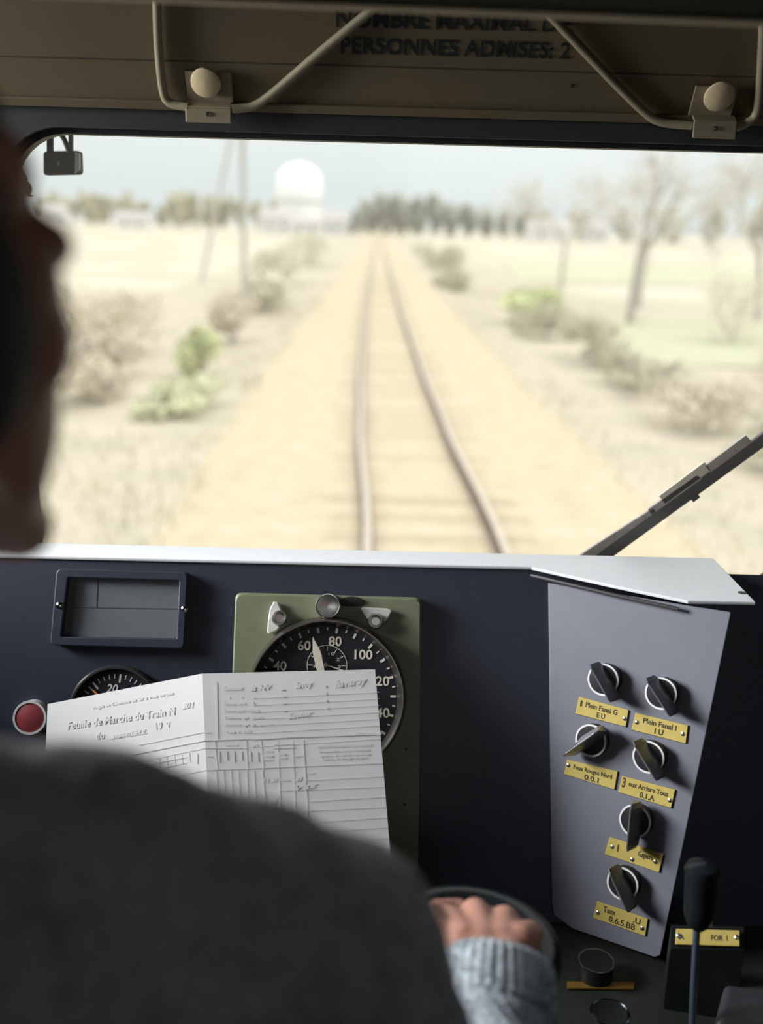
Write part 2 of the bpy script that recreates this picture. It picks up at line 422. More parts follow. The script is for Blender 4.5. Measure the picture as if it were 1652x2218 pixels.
# ------------------------------------------------------------------ console panel, desk, sill
pbz = V((0, 0, 0))
def panel_at(x, z): return V((x, PANEL[0].y + (z - PANEL[0].z)*math.tan(T20), z))
m = MB(); m.prism([panel_at(-.97, ZD-.02), panel_at(.97, ZD-.02), panel_at(.97, ZS-.0055), panel_at(-.97, ZS-.0055)], -PN*.012)
ip = m.build('instrument_panel', NAVY); tag(ip, 'navy blue instrument panel below the white sill', 'panel')
yd1 = panel_at(0, ZD).y
desk = MB().prism([V((-.97, .765, ZD)), V((.97, .765, ZD)), V((.97, yd1 + .02, ZD)), V((-.97, yd1 + .02, ZD))], V((0, 0, -.03))).build('control_desk', BLACKP)
tag(desk, 'black control desk top below the instrument panel', 'desk')
m = MB(); m.prism([V((-.97, .85, ZD-.03)), V((.97, .85, ZD-.03)), V((.97, .85, 0)), V((-.97, .85, 0))], V((0, .02, 0)))
m.build('desk_front', BLACKP, desk)
SPL = (V((0, 0, ZS)), Z1)
s_ = lambda px, py: U(px, py, SPL)
fy = panel_at(0, ZS).y - .006; by_ = YG - .03
left_f, left_b = V((-.72, fy, ZS)), V((-.72, by_, ZS))
c1, c2, c3, c4 = s_(1150, 1226), s_(1330, 1268), s_(1490, 1301), s_(1637, 1304)
c5 = s_(1567, 1231); c6 = s_(1240, 1209)
print('sill', fy, by_, [tuple(round(v, 3) for v in c) for c in (c1, c2, c3, c4, c5, c6)])
m = MB(); m.prism([left_b, left_f, V((c1.x, fy, ZS)), c2, c3, c4, V((max(c5.x, c4.x - .02), by_, ZS))], V((0, 0, -.005)))
sill = m.build('window_sill', WHITEP, bevel=.0015); tag(sill, 'white window sill widening over the grey switch console', 'sill')
m = MB(); lo_ = V((0, 0, -.014))
m.tube([V((c1.x, fy+.004, ZS)) + lo_, c2 + lo_, c3 + lo_ + V((-.01, .004, 0))], .003, 8)
m.build('lower_lip', mat('lip_dark', (.10, .09, .09), .3, metal=.4), sill, smooth=40)
hole = s_(1607, 1284)
m = MB(); m.lathe(hole - Z1*.001, Z1, [(.006, 0), (.006, .0013), (0, .0014)], 20); m.build('screw_hole', RUBBER, sill)

# ------------------------------------------------------------------ grey switch console, angled towards the driver
g_ = lambda px, py, l=0.: U(px, py, (ge0 + GN*l, GN))
pts = [g_(1187, 1262), g_(1583, 1326), g_(1430, 2070), g_(1418, 2074), g_(1240, 2012), g_(1200, 1982), g_(1195, 1955)]
ds = [(p - PANEL[0]).dot(PN) for p in pts]
print('console standoff', [round(d, 3) for d in ds])
m = MB(); a = m.vs(pts); b = m.vs([p - PN*(max(d, .003) - .001) for p, d in zip(pts, ds)]); n_ = len(pts)
m.face(a); m.face(b[::-1])
for i in range(n_): m.face([a[i], a[(i+1) % n_], b[(i+1) % n_], b[i]])
con = m.build('switch_console', GREYP, bevel=.003); tag(con, 'grey angled switch console at the right of the panel, tapering downwards', 'console')
GS = depth_of(g_(1330, 1650))/FPX
GU = GN.cross(Hd).normalized()
if GU.z < 0: GU = -GU
def plate(q, lines, label, screws, pln=None, group='engraved yellow plates on the switch console'):
    P = pln or g_
    A = [P(x, y) for x, y in q]
    n = (A[1]-A[0]).cross(A[3]-A[0]).normalized()
    if n.y > 0: n = -n
    root = thing('label_plate', (A[0]+A[1]+A[2]+A[3])/4, label, 'label plate', group)
    MB().prism([p + n*.0006 for p in A], n*.0022).build('plate', [BRASS], root, bevel=.0005)
    MB().prism([p + (p - (A[0]+A[2])/2)*.012 + V((0, 0, -.0006)) for p in A], n*.0008).build('backing', RUBBER, root)
    m = MB(); bi = lambda u, v: (A[0]*(1-u) + A[1]*u)*(1-v) + (A[3]*(1-u) + A[2]*u)*v + n*.0028
    H_ = (A[3]-A[0]).length
    for t, u0, u1, v, hf in lines:
        m = MB(); m.text(t, bi(u0, v), bi(u1, v), H_*hf, n); m.build('engraving', BRASSD, root)
    for u, v in screws:
        m = MB(); m.lathe(bi(u, v) - n*.0005, n, [(.0030, 0), (.0029, .0008), (.0018, .0014), (0, .0016)], 14); m.build('screw', NICKEL, root, smooth=40)
plate([(1255, 1508.5), (1362, 1537.5), (1356, 1574), (1246.5, 1545)], [('1', .06, .10, .50, .34), ('Plein Fanal G', .17, .80, .47, .30), ('E U', .42, .58, .88, .30)],
      'yellow plate under the upper left switch, engraved with a 1 at its left end', [(.955, .55)])
plate([(1377, 1543), (1490.5, 1571), (1485.7, 1610), (1368.5, 1580)], [('Plein Fanal I', .18, .80, .45, .30), ('I U', .42, .58, .88, .32)],
      'yellow plate under the upper right switch, with a screw at each end', [(.07, .52), (.93, .52)])
plate([(1229, 1644.5), (1338.5, 1670), (1331.7, 1709.5), (1222.9, 1676)], [('Feux Rouges Nord', .16, .92, .48, .30), ('0.0.1', .40, .68, .92, .34)],
      'yellow plate under the second switch of the left column, whose pointer turns to lower left', [(.05, .35)])
plate([(1347.7, 1680), (1463, 1710), (1454, 1749.4), (1340, 1715)], [('3', .04, .10, .62, .60), ('eux Arriere Tous', .16, .90, .46, .30), ('0.1.A', .40, .68, .92, .34)],
      'yellow plate starting with a large 3, under the second switch of the right column', [(.95, .62)])
plate([(1321, 1812), (1437.6, 1848.8), (1428, 1889), (1310.5, 1848.8)], [('I', .20, .22, .62, .40), ('Gageurs', .58, .84, .50, .30)],
      'yellow plate behind the vertical pointer of the fifth switch', [(.10, .48), (.90, .52), (.50, .80)])
plate([(1293.7, 1950.4), (1404, 1989.3), (1398, 2026.5), (1285, 1986.7)], [('Taux', .16, .40, .44, .32), ('.U', .74, .88, .46, .32), ('0.6.5.BB', .30, .80, .88, .34)],
      'lowest yellow plate near the bottom corner of the grey console', [(.07, .62), (.93, .62)])

# ------------------------------------------------------------------ rotary switches
def switch(cx, cy, t0, t1, label):
    c = g_(cx, cy, .016); r = 35*depth_of(c)/FPX
    base = c - GN*.016
    root = thing('rotary_switch', base, label, 'switch', 'black rotary switches on the grey console')
    MB().lathe(base + GN*.0005, GN, [(r*.98, 0), (r*.98, .0145), (r*.93, .016), (r*.5, .0168), (0, .0168)], 48).build('dial_base', KNOBB, root, smooth=40)
    MB().lathe(base, GN, [(r*.88, .0160), (r*.88, .0172), (r*1.0, .0172), (r*1.0, .0160), (r*.88, .0160)], 48, cap=False).build('white_ring', WHITERING, root, smooth=40)
    zt = .044
    A, B = U(*t0, (ge0 + GN*zt, GN)), U(*t1, (ge0 + GN*zt, GN))
    t = (B-A).normalized(); q = GN.cross(t).normalized()
    L = (B-A).length; mid = (A+B)/2 - GN*zt
    # fin pointer: tall narrow blade, wider at the base
    def sec(p, wt_, wb_, h0, h1): return [p - q*wb_ + GN*h0, p + q*wb_ + GN*h0, p + q*wt_ + GN*h1, p - q*wt_ + GN*h1]
    m = MB()
    A0, B0 = A - GN*zt, B - GN*zt
    m.loft([sec(A0 + t*.001, .0008, .0050, .0165, zt-.004), sec(A0 + t*L*.12, .0010, .0080, .0165, zt), sec(A0 + t*L*.55, .0012, .0095, .0165, zt),
            sec(A0 + t*L*.9, .0010, .0065, .014, zt-.001), sec(B0, .0008, .0035, .014, zt-.004)])
    m.build('pointer', FIN, root, bevel=.0004)
SW = [((1306, 1472), (1274, 1438), (1320, 1522), 'upper left black rotary switch on the grey console, pointer to lower right'),
      ((1431, 1502), (1395, 1468), (1449, 1553), 'upper right black rotary switch on the grey console'),
      ((1279, 1604), (1296, 1582), (1216, 1639), 'black rotary switch with its pointer turned to lower left'),
      ((1404, 1640), (1368, 1606), (1420, 1693), 'black rotary switch above the yellow plate starting with a 3'),
      ((1375, 1778), (1366, 1741), (1356, 1846), 'black rotary switch with its pointer standing upright'),
      ((1348, 1914), (1315, 1882), (1358, 1979), 'lowest black rotary switch on the grey console')]
for (c, a, b, lab) in SW: switch(*c, a, b, lab)

# ------------------------------------------------------------------ speedometer on its green plate
root = thing('speedometer', on(708, 1890), 'large round black speedometer on a green mounting plate, half hidden by the papers', 'speedometer')
q = [on(513, 1283), on(911, 1294), on(904, 1888), on(490, 1880)]
def rounded(P, r, k=5):
    out = []; n = len(P)
    for i in range(n):
        p, a, b = P[i], P[i-1], P[(i+1) % n]; u = (a-p).normalized(); v = (b-p).normalized()
        for j in range(k+1):
            t = j/k; out.append(p + u*r*(1-t)**2 + v*r*t**2)
    return out
PT = .016
m = MB(); Q = rounded(q, .010)
m.mi = 0; a = m.vs([p + PN*.0005 for p in Q]); b = m.vs([p + PN*PT for p in Q]); cen = sum(Q, V())/len(Q)
cc = m.vs([p + (cen - p).normalized()*.004 + PN*(PT+.0025) for p in Q])
m.face(a[::-1])
for i in range(len(Q)):
    j = (i+1) % len(Q); m.mi = 1
    m.face([a[i], a[j], b[j], b[i]]); m.face([b[i], b[j], cc[j], cc[i]])
m.mi = 0; m.face(cc)
m.build('backing_plate', [GREENP, GREENP], root)
PT += .0025
kP = 1.43/FPX
dc = on(708, 1507, PT); DR = 166*depth_of(dc)/FPX; BH = .030
m = MB(); m.mi = 0
m.lathe(dc, PN, [(DR*1.03, 0), (DR*1.03, BH*.5), (DR*1.0, BH*.85), (DR*.99, BH), (DR*.975, BH)], 96, cap=False); m.mi = 1
m.lathe(dc, PN, [(DR*.975, BH), (DR*.915, BH*.66), (DR*.91, BH*.45)], 96, cap=False)
m.build('bezel', [BEZEL, BEZELIN], root, smooth=35)
fo = dc + PN*BH*.5
MB().lathe(fo - PN*.003, PN, [(DR*.93, 0), (DR*.93, .003), (0, .003)], 96).build('dial_face', DIALB, root)
def dpol(ang, r, l=.0004): a = math.radians(ang); return fo + (X1*math.sin(a) + PU*math.cos(a))*r + PN*l
m = MB(); r_o = DR*.895
def vang(v): return -25 + (v-60)*1.62
for v in range(0, 171, 5):
    a = vang(v); w = .0034 if v % 10 == 0 else .002; l = DR*(.070 if v % 10 == 0 else .04)
    m.strip(dpol(a, r_o - l), dpol(a, r_o), w, PN, .0005)
for v in (20, 40, 60, 80, 100, 120, 140, 160):
    c = dpol(vang(v), DR*.725); t = str(v); wd = DR*(.042 if len(t) < 3 else .039)*len(t)
    m.text(t, c - X1*wd - PU*DR*.062, c + X1*wd - PU*DR*.062, DR*.125, PN, lift=.0005)
m.build('dial_marks', DIALW, root)
# small inner clock dial
sc_ = U(708, 1441, (fo, PN)); sr_ = 43*depth_of(sc_)/FPX
m = MB(); m.ring(sc_, PN, sr_, .0010, 0, 2*PI, .0008, 48)
for k in range(12):
    a = math.radians(k*30); d = X1*math.sin(a) + PU*math.cos(a); m.strip(sc_ + d*sr_*.72 + PN*.0003, sc_ + d*sr_*.94 + PN*.0003, .0013, PN, .0004)
for t, a in (('10', 20), ('2', 60), ('3', 95), ('8', 265), ('12', 320)):
    d = X1*math.sin(math.radians(a)) + PU*math.cos(math.radians(a)); c = sc_ + d*sr_*.62
    m.text(t, c - X1*.0022*len(t) - PU*.002, c + X1*.0022*len(t) - PU*.002, .0042, PN, lift=.0004)
m.build('clock_ring', DIALW, root)
m = MB(); e_ = U(742, 1452, (fo + PN*.002, PN)); s0 = U(705, 1440, (fo + PN*.002, PN))
m.strip(s0, e_, .0018, PN, .0006); m.lathe(s0 - PN*.0006, PN, [(.0028, 0), (.0028, .0016), (0, .002)], 14); m.build('clock_hand', DIALW, root)
nl = (fo + PN*.006, PN); tip = U(677, 1378, nl); tail = U(705, 1500, nl); mid_ = U(687, 1418, nl); tt = (tail-tip).normalized(); qq = PN.cross(tt)
m = MB(); m.prism([tip, mid_ + qq*.0056 - tt*.004, mid_ + qq*.0056 + tt*.01, tail + qq*.0045, tail - qq*.0045, mid_ - qq*.0056 + tt*.01, mid_ - qq*.0056 - tt*.004], PN*.0012)
m.build('needle', DIALW, root, bevel=.0003)
# clips, lens
def clip(poly, scx, scy, name):
    P = [on(x, y, PT + .008) for x, y in poly]
    m = MB(); m.prism([p - PN*.006 for p in P], PN*.006); o = m.build('retaining_clip', CLIPM, root, bevel=.0018)
    c = on(scx, scy, PT); r = 17*kP
    m = MB(); m.lathe(c, PN, [(r, 0), (r, .012), (r*.85, .015), (r*.55, .0158), (r*.5, .0135), (0, .0135)], 28); m.build('screw', NICKEL, o, smooth=35)
clip([(592, 1303), (602, 1304), (612, 1326), (596, 1336), (596, 1350), (606, 1358), (600, 1366), (582, 1374), (578, 1370), (580, 1342), (584, 1318)], 606, 1338, 'l')
clip([(780, 1318), (788, 1315), (840, 1318), (850, 1322), (842, 1338), (836, 1346), (830, 1346), (824, 1332), (806, 1330), (800, 1344), (794, 1340)], 813, 1345, 'r')
lc = on(711, 1312, PT); lr = 27*kP
m = MB(); m.mi = 0; m.lathe(lc, PN, [(lr, 0), (lr, .022), (lr*.93, .024), (lr*.86, .0235)], 40, cap=False); m.mi = 1
m.lathe(lc + PN*.0235, PN, [(lr*.87, 0), (lr*.6, .0012), (0, .002)], 40); m.build('lamp_lens', [NICKEL, LENSM], root, smooth=40)
MB().ell(on(762, 1306, PT + .001), (.020, .0011, .010), None, 2).build('dark_patch', mat('plate_patch', (.05, .045, .035), .5), root)  # dark oval patch on the plate right of the lens
for px, py in ((879, 1623), (876, 1742)):
    m = MB(); m.lathe(on(px, py, PT), PN, [(.0018, 0), (.0016, .0006), (0, .0008)], 10); m.build('rivet', RUBBER, root)

# ------------------------------------------------------------------ rectangular display
root = thing('display_panel', on(262, 1400), 'rectangular grey display in a navy frame with two side screws', 'display')
oq = [on(130, 1232), on(411, 1240), on(403, 1404), on(116, 1396)]; iq = [on(155, 1251), on(393, 1258), on(387, 1382), on(140, 1378)]
m = MB(); O = rounded(oq, .008); I = rounded(iq, .003); fh = .018
r0 = m.vs([p + PN*.0005 for p in O]); r1 = m.vs([p + PN*fh for p in O]); r2 = m.vs([p + PN*fh for p in I]); r3 = m.vs([p + PN*.004 for p in I])
for A, B in ((r0, r1), (r1, r2), (r2, r3)):
    for i in range(len(A)): j = (i+1) % len(A); m.face([A[i], A[j], B[j], B[i]])
m.build('frame', NAVY, root, bevel=.002)
m = MB(); m.prism([p + PN*.002 for p in iq], PN*.003); o = m.build('screen', GLASSG, root)
dl = lambda x, y: on(x, y, .0052)
m = MB(); m.strip(dl(160, 1316), dl(389, 1319), .0010, PN, .0003); m.strip(dl(212, 1258), dl(209, 1316), .0010, PN, .0003); m.strip(dl(340, 1266), dl(390, 1268), .0008, PN, .0003)
m.build('ruled_lines', LINEM, root)
for px, py in ((129, 1311), (400, 1319)):
    m = MB(); m.lathe(on(px, py, fh), PN, [(.0050, 0), (.005, .0014), (.003, .003), (0, .0034)], 18); m.build('screw', CHROME, root, smooth=50)

# ------------------------------------------------------------------ small round gauge
root = thing('pressure_gauge', on(252, 1640), 'small round black gauge behind the top left of the papers', 'gauge')
gc = on(252, 1541); gr = 101*depth_of(gc)/FPX
MB().lathe(gc, PN, [(gr, .0005), (gr, .008), (gr*.96, .011), (gr*.92, .011), (gr*.88, .004)], 64, cap=False).build('bezel', mat('gauge_bezel', (.05, .055, .05), .25, metal=.3), root, smooth=35)
MB().lathe(gc, PN, [(gr*.9, .001), (gr*.9, .003), (0, .003)], 64).build('dial_face', DIALB, root)
m = MB(); gp = lambda x, y: on(x, y, .0034)
for k in range(-14, 15):
    a = math.radians(k*9 + 5); d = X1*math.sin(a) + PU*math.cos(a); big = k % 5 == 0
    m.strip(gc + d*gr*(.62 if big else .70) + PN*.0032, gc + d*gr*.80 + PN*.0032, .0026 if big else .0014, PN, .0004)
m.text('20', gp(230, 1499), gp(255, 1500), 18*kP, PN, shear=.2); m.text('30', gp(279, 1505), gp(306, 1507), 18*kP, PN, shear=.2); m.text('10', gp(180, 1555), gp(203, 1556), 18*kP, PN)
m.build('dial_marks', WHITERING, root)
m = MB(); m.prism([gp(199, 1494) + PN*.002, gp(203, 1493) + PN*.002, gp(256, 1540) + PN*.002, gp(248, 1545) + PN*.002], PN*.001)
m.build('needle', mat('orange_needle', (.75, .25, .08), .5), root)
# red button
root = thing('push_button', on(64, 1592), 'round red push button with a white ring at the far left of the panel', 'button')
bc = on(64, 1555, .020); br = 37*depth_of(bc)/FPX; b0 = bc - PN*.020
MB().lathe(b0, PN, [(br*.98, .0005), (br, .018), (br*.98, .0205), (br*.86, .0205), (br*.85, .016)], 48, cap=False).build('ring', WHITERING, root, smooth=35)
MB().lathe(b0, PN, [(br*.86, .001), (br*.86, .018), (br*.75, .0195), (0, .0200)], 48).build('button_cap', RED, root, smooth=35)

# ------------------------------------------------------------------ log sheet (folded booklet) standing on the desk
T35 = math.radians(33); RN = V((.045, -math.cos(T35), math.sin(T35))).normalized()
CT = D(437, 1459, 1.362); RP = (CT, RN)
rp = lambda px, py, l=.0007: U(px, py, RP) + RN*l
ZP = ZD + .002
def down_to(a, b):       # continue the line a->b down to the desk
    t = (ZP - a.z)/(b.z - a.z); return a + (b-a)*t
RT = U(812, 1450, RP); CB = down_to(CT, U(450, 1726, RP)); RB = down_to(RT, U(848, 1880, RP))
LT = D(103, 1525, 1.395)
LN = (CB-CT).cross(LT-CT).normalized()
if LN.y > 0: LN = -LN
LP = (CT, LN); lp = lambda px, py, l=.0007: U(px, py, LP) + LN*l
LB = down_to(LT, U(96, 1700, LP))
print('paper', CT, CB, RT, RB, LT, LB, 'LN', LN, 'panel gaps', [(p - PANEL[0]).dot(PN) for p in (CT, CB, RT, RB, LT, LB)])
book = thing('log_sheet', (CB + RB)/2, 'open folded paper log sheet leaning in front of the gauges', 'paper')
def page(P, n, name):
    m = MB(); m.mi = 0; m.prism(P, -n*.0009); return m
kR = depth_of(U(640, 1600, RP))/FPX
m = page([CT, RT, RB, CB], RN, 'r'); m.mi = 1
def ln(a, b, w, f, n): m.strip(f(*a), f(*b), w*kR, n, .0002)
ln((468, 1478), (471, 1603), 2.4, rp, RN); ln((441, 1604), (826, 1590), 2.6, rp, RN)
ln((444, 1620), (466, 1620), 1.6, rp, RN); ln((464, 1621), (532, 1620), 1.2, rp, RN)
ln((590, 1621), (638, 1619), 1.6, rp, RN)
ln((448, 1668), (827, 1653), 1.4, rp, RN); ln((655, 1603), (664, 1735), 1.6, rp, RN)
ln((567, 1667), (573, 1735), 1.4, rp, RN)
for x0, x1 in ((464, 468), (532, 533), (564, 568)): ln((x0, 1604), (x1 - 2 + 4, 1668), 1.2, rp, RN)
ln((447, 1638), (461, 1639), 1.3, rp, RN)
for i in range(4): ln((474 + i*16, 1627), (475 + i*16, 1650 - (i % 2)*4), 2.2, rp, RN)
for i in range(2): ln((541 + i*16, 1628), (542 + i*16, 1649), 2.2, rp, RN)
for y0, t, x0, x1 in ((1616, 'Train heures', 482, 514), (1616, 'gare', 543, 557), (1614, 'Mouvements', 590, 632)): m.text(t, rp(x0, y0), rp(x1, y0-1), 5*kR, RN)
for y0, t, x0, x1 in ((1620, 'CAUSES DES RETARDS ET DES INCIDENTS', 681, 803), (1630, 'Renseignements divers et observations', 687, 798), (1639, 'signature du chef de train et visa', 688, 800), (1646, 'heures de passage en gare', 696, 792)):
    m.text(t, rp(x0, y0), rp(x1, y0-4), 6*kR, RN)
for y0, t, x0, x1 in ((1630, 'Arriv.', 570, 590), (1640, 'heures', 570, 590), (1648, 'min.', 570, 590), (1636, 'Dep.', 604, 620), (1644, 'heures', 604, 620), (1640, 'Retard', 634, 653)): m.text(t, rp(x0, y0), rp(x1, y0-1), 6*kR, RN)
for y0, t, x0, x1, h in ((1495, 'Conducteur', 481, 525, 9), (1513, 'a', 493, 497, 6), (1512, 'r', 521, 525, 6), (1513, 'n', 547, 551, 6), (1527, 'Autorail serie', 481, 530, 7), (1527, '1', 547, 550, 8), (1542, 'Remorque attelee', 482, 560, 8), (1557, 'Kilometrage depart', 483, 568, 7), (1572, 'Kilometrage de l\'arrivee', 484, 590, 7), (1588, 'Visa a Zaz', 485, 543, 7)):
    m.text(t, rp(x0, y0), rp(x1, y0-1), h*kR, RN)
for k in range(4): ln((607 + k, 1494 + 15.2*k), (616 + k*1.2, 1493.5 + 15.2*k), 3.2, rp, RN); ln((704 + k, 1484 + 15.5*k), (704.5 + k, 1490 + 15.5*k), 2.6, rp, RN)
m.mi = 2
m.text('ds NV', rp(538, 1497), rp(588, 1494), 14*kR, RN, shear=.25); m.text('Savoy', rp(637, 1491), rp(677, 1486), 14*kR, RN, shear=.4); m.text('havaray', rp(722, 1490), rp(795, 1480), 17*kR, RN, shear=.45)
m.text('Sauter', rp(622, 1557), rp(676, 1550), 13*kR, RN, shear=.35)
m.text('11 20', rp(570, 1694), rp(599, 1693), 9*kR, RN, shear=.2); m.text('i.a.n.', rp(607, 1692), rp(628, 1691), 6*kR, RN); m.text('zi', rp(637, 1692), rp(654, 1690), 10*kR, RN, shear=.2)
m.text('Vaz', rp(640, 1712), rp(690, 1704), 12*kR, RN, shear=.4); m.text('notee', rp(665, 1677), rp(679, 1676), 5*kR, RN); m.text('Laval', rp(572, 1742), rp(602, 1738), 11*kR, RN, shear=.4)
for k in range(8): ln((545, 1513 + 15*k), (822, 1499 + 15*k - .5*k), .7, rp, RN)
for k in range(11): ln((600 if k % 2 else 664, 1690 + 23*k), (829 + 2.2*k, 1682 + 22*k), .8, rp, RN)
for x in (467, 483, 499, 515, 533, 549): ln((x, 1668), (x+5, 1760), .8, rp, RN)
for x in (600, 632): ln((x, 1604), (x+8, 1780), .8, rp, RN)
ln((664, 1735), (668, 1850), .8, rp, RN); ln((442, 1588), (455, 1586), .8, rp, RN)
m.build('right_page', [PAPER, INK, INKL], book)
m = page([LT, CT, CB, LB], LN, 'l'); m.mi = 1
m.text('Feuille de Marche du Train N', lp(146, 1580), lp(380, 1547), 17*kR, LN, shear=.12)
m.text('du', lp(208, 1601), lp(226, 1599), 15*kR, LN, shear=.1); m.text('19', lp(337, 1580), lp(351, 1578), 16*kR, LN)
m.text('Regie de Chemins de fer a voie etroite', lp(201, 1536), lp(376, 1504), 8*kR, LN)
ln((283, 1635), (443, 1604), 2.2, lp, LN)
m.mi = 2
m.text('201', lp(393, 1536), lp(420, 1532), 13*kR, LN, shear=.3); m.text('septembre', lp(242, 1599), lp(316, 1585), 10*kR, LN, shear=.3); m.text('V', lp(360, 1576), lp(369, 1574), 12*kR, LN)
ln((238, 1601), (318, 1588), 1.0, lp, LN); ln((300, 1614), (441, 1586), 1.2, lp, LN); ln((335, 1643), (446, 1620), .9, lp, LN); ln((342, 1652), (404, 1640), 1.0, lp, LN); ln((350, 1664), (404, 1652), .8, lp, LN); ln((395, 1678), (448, 1667), .9, lp, LN); ln((427, 1632), (427, 1654), 1.6, lp, LN)
for k in range(5): ln((345 + 16*k, 1642 - 3*k), (347 + 16*k, 1662 - 3*k), .8, lp, LN)
m.build('left_page', [PAPER, INK, INKL], book)

# ------------------------------------------------------------------ handwheel on the desk
wc = D(1008, 2052, .985); WRr = 207*depth_of(wc)/FPX
print('wheel', wc, WRr)
root = thing('brake_handwheel', V((wc.x, wc.y, ZD)), 'glossy black handwheel under the driver\'s hand', 'handwheel')
def ringpath(r, z): return [[V((wc.x + (r + a)*math.cos(t), wc.y + (r + a)*math.sin(t), wc.z + z + b)) for a, b in
    [(.0135*math.cos(u*PI/8)*1.0, .0085*math.sin(u*PI/8)) for u in range(16)]] for t in [2*PI*k/72 for k in range(73)]]
MB().loft(ringpath(WRr - .0135, 0), cap=False).build('rim', BAKE, root, smooth=60)
MB().lathe(wc - Z1*.03, Z1, [(WRr*.84, .030), (WRr*.80, .020), (WRr*.62, .011), (WRr*.3, .008), (.02, .010), (.02, .002), (WRr*.3, .0), (WRr*.62, .004), (WRr*.82, .014), (WRr*.87, .026)], 72, cap=False).build('dish', SATB, root, smooth=40)
MB().lathe(V((wc.x, wc.y, ZD)), Z1, [(.045, .0005), (.045, .01), (.022, .018), (.020, wc.z - ZD - .03), (.026, wc.z - ZD - .022), (.026, wc.z-ZD+.0)], 32).build('column', BAKE, root, smooth=40)
hubtop = wc + Z1*.022
MB().lathe(wc, Z1, [(.012, -.02), (.012, .004), (.024, .012), (.027, .022), (.022, .032), (.010, .037), (0, .038)], 32).build('grip_knob', BAKE, root, smooth=40)

# ------------------------------------------------------------------ small desk fittings
DPL = (V((0, 0, ZD)), Z1)
d_ = lambda px, py, l=0.: U(px, py, (V((0, 0, ZD + l)), Z1))
def peg(px, py, wpx, hgt, label):
    top = d_(px, py, hgt); r = wpx/2*depth_of(top)/FPX; b = V((top.x, top.y, ZD))
    root = thing('plunger_knob', b, label, 'knob', 'black plungers standing on the desk')
    MB().lathe(b, Z1, [(r*.97, .0005), (r*.97, hgt*.94), (r*.96, hgt*.98), (r*.88, hgt), (r*.8, hgt*.985), (r*.3, hgt*.96), (0, hgt*.955)], 40).build('plunger', SATB, root, smooth=30)
    m = MB(); m.lathe(b, Z1, [(r*.95, hgt*.965), (r*1.02, hgt*.985), (r*.95, hgt*1.005), (r*.9, hgt*.985), (r*.95, hgt*.965)], 48, cap=False); m.build('rim_ring', mat('dark_chrome', (.25, .26, .30), .12, metal=1.), root, smooth=60)
peg(1291, 2080, 78, .027, 'black plunger with thin shiny rim behind the brown brass strip')
peg(1321, 2192, 84, .055, 'black plunger with thin shiny rim in front of the brown brass strip')
o = MB().prism([d_(1228, 2129, .001), d_(1373, 2131, .001), d_(1373, 2145, .001), d_(1228, 2144, .001)], Z1*.003).build('brass_strip', BRASSO, bevel=.0006)
tag(o, 'narrow brown brass strip lying on the desk between the two plungers', 'strip')
# yellow plate on the desk, tilted block
yq = [(1464, 2012), (1601, 2016), (1601, 2050), (1462, 2046)]
ypl = (d_(1530, 2052, .10), V((-.30, -.68, .66)).normalized()); yf = lambda x, y: U(x, y, ypl)
A = [yf(*p) for p in yq]
m = MB(); low = [V((p.x, p.y, ZD)) for p in A]
root = thing('plate_holder', (low[2]+low[3])/2, 'black wedge on the desk at lower right carrying a yellow plate', 'holder')
Aw = [A[0] + V((-.006, .003, .004)), A[1] + V((.006, .003, .004)), A[2] + V((.006, -.002, -.004)), A[3] + V((-.006, -.002, -.004))]
nY = ypl[1]; Bw = [p - nY*.0015 for p in Aw]
m = MB(); lw_ = [V((p.x, p.y + (.0 if i > 1 else .004), ZD + .0005)) for i, p in enumerate(Bw)]
a = m.vs(Bw); b = m.vs(lw_); m.face(a); m.face(b[::-1])
for i in range(4): m.face([a[i], a[(i+1) % 4], b[(i+1) % 4], b[i]])
m.build('wedge', SATB, root)
plate(yq, [('A', .06, .14, .68, .34), ('FOR  I', .56, .82, .68, .34)], 'yellow plate on the desk at lower right, partly behind the black lever', [(.05, .45), (.96, .45)], pln=yf, group=None)
# lever
lb = d_(1497, 2270); lx = lb.y
LVP = (V((0, lx, 0)), V((0, -1, 0)))
lt_ = U(1520, 1874, LVP); lm = U(1506, 2018, LVP)
root = thing('control_lever', lb, 'tall control lever with black cylindrical grip and blue steel rod', 'lever')
MB().tube([lb, lb*.5 + lm*.5, lm + V((0, 0, .02))], .0042, 14).build('rod', STEELB, root, smooth=50)
gx = 34*depth_of(lt_)/FPX
base_ = U(1512, 2012, LVP); ax = (lt_ - base_).normalized(); Lg = (lt_ - base_).length
MB().lathe(base_, ax, [(gx*.35, 0), (gx*.75, .008), (gx*.95, .02), (gx, Lg*.5), (gx*1.0, Lg*.85), (gx*1.08, Lg*.92), (gx*.95, Lg*.99), (gx*.5, Lg*1.03), (0, Lg*1.04)], 40, up=Y1).build('grip', BAKE, root, smooth=40)
MB().lathe(lb, Z1, [(.020, .0005), (.020, .006), (.012, .012), (.006, .016)], 28).build('base_collar', GLOSSB, root, smooth=40)
# nut
c = d_(1478, 2115, .004); m = MB(); m.lathe(V((c.x, c.y, ZD)), Z1, [(.011, .0005), (.011, .004), (.007, .008), (0, .009)], 20)
o = m.build('domed_nut', NICKEL, smooth=50); tag(o, 'shiny domed nut on the desk left of the lever rod', 'nut')
c = on(1235, 2021, .004); m = MB(); m.ell(on(1235, 2019, .004), (.004, .004, .004)); o = m.build('screw_head', CHROME, smooth=60)
tag(o, 'tiny bright screw head at the lower left corner of the grey console', 'screw')
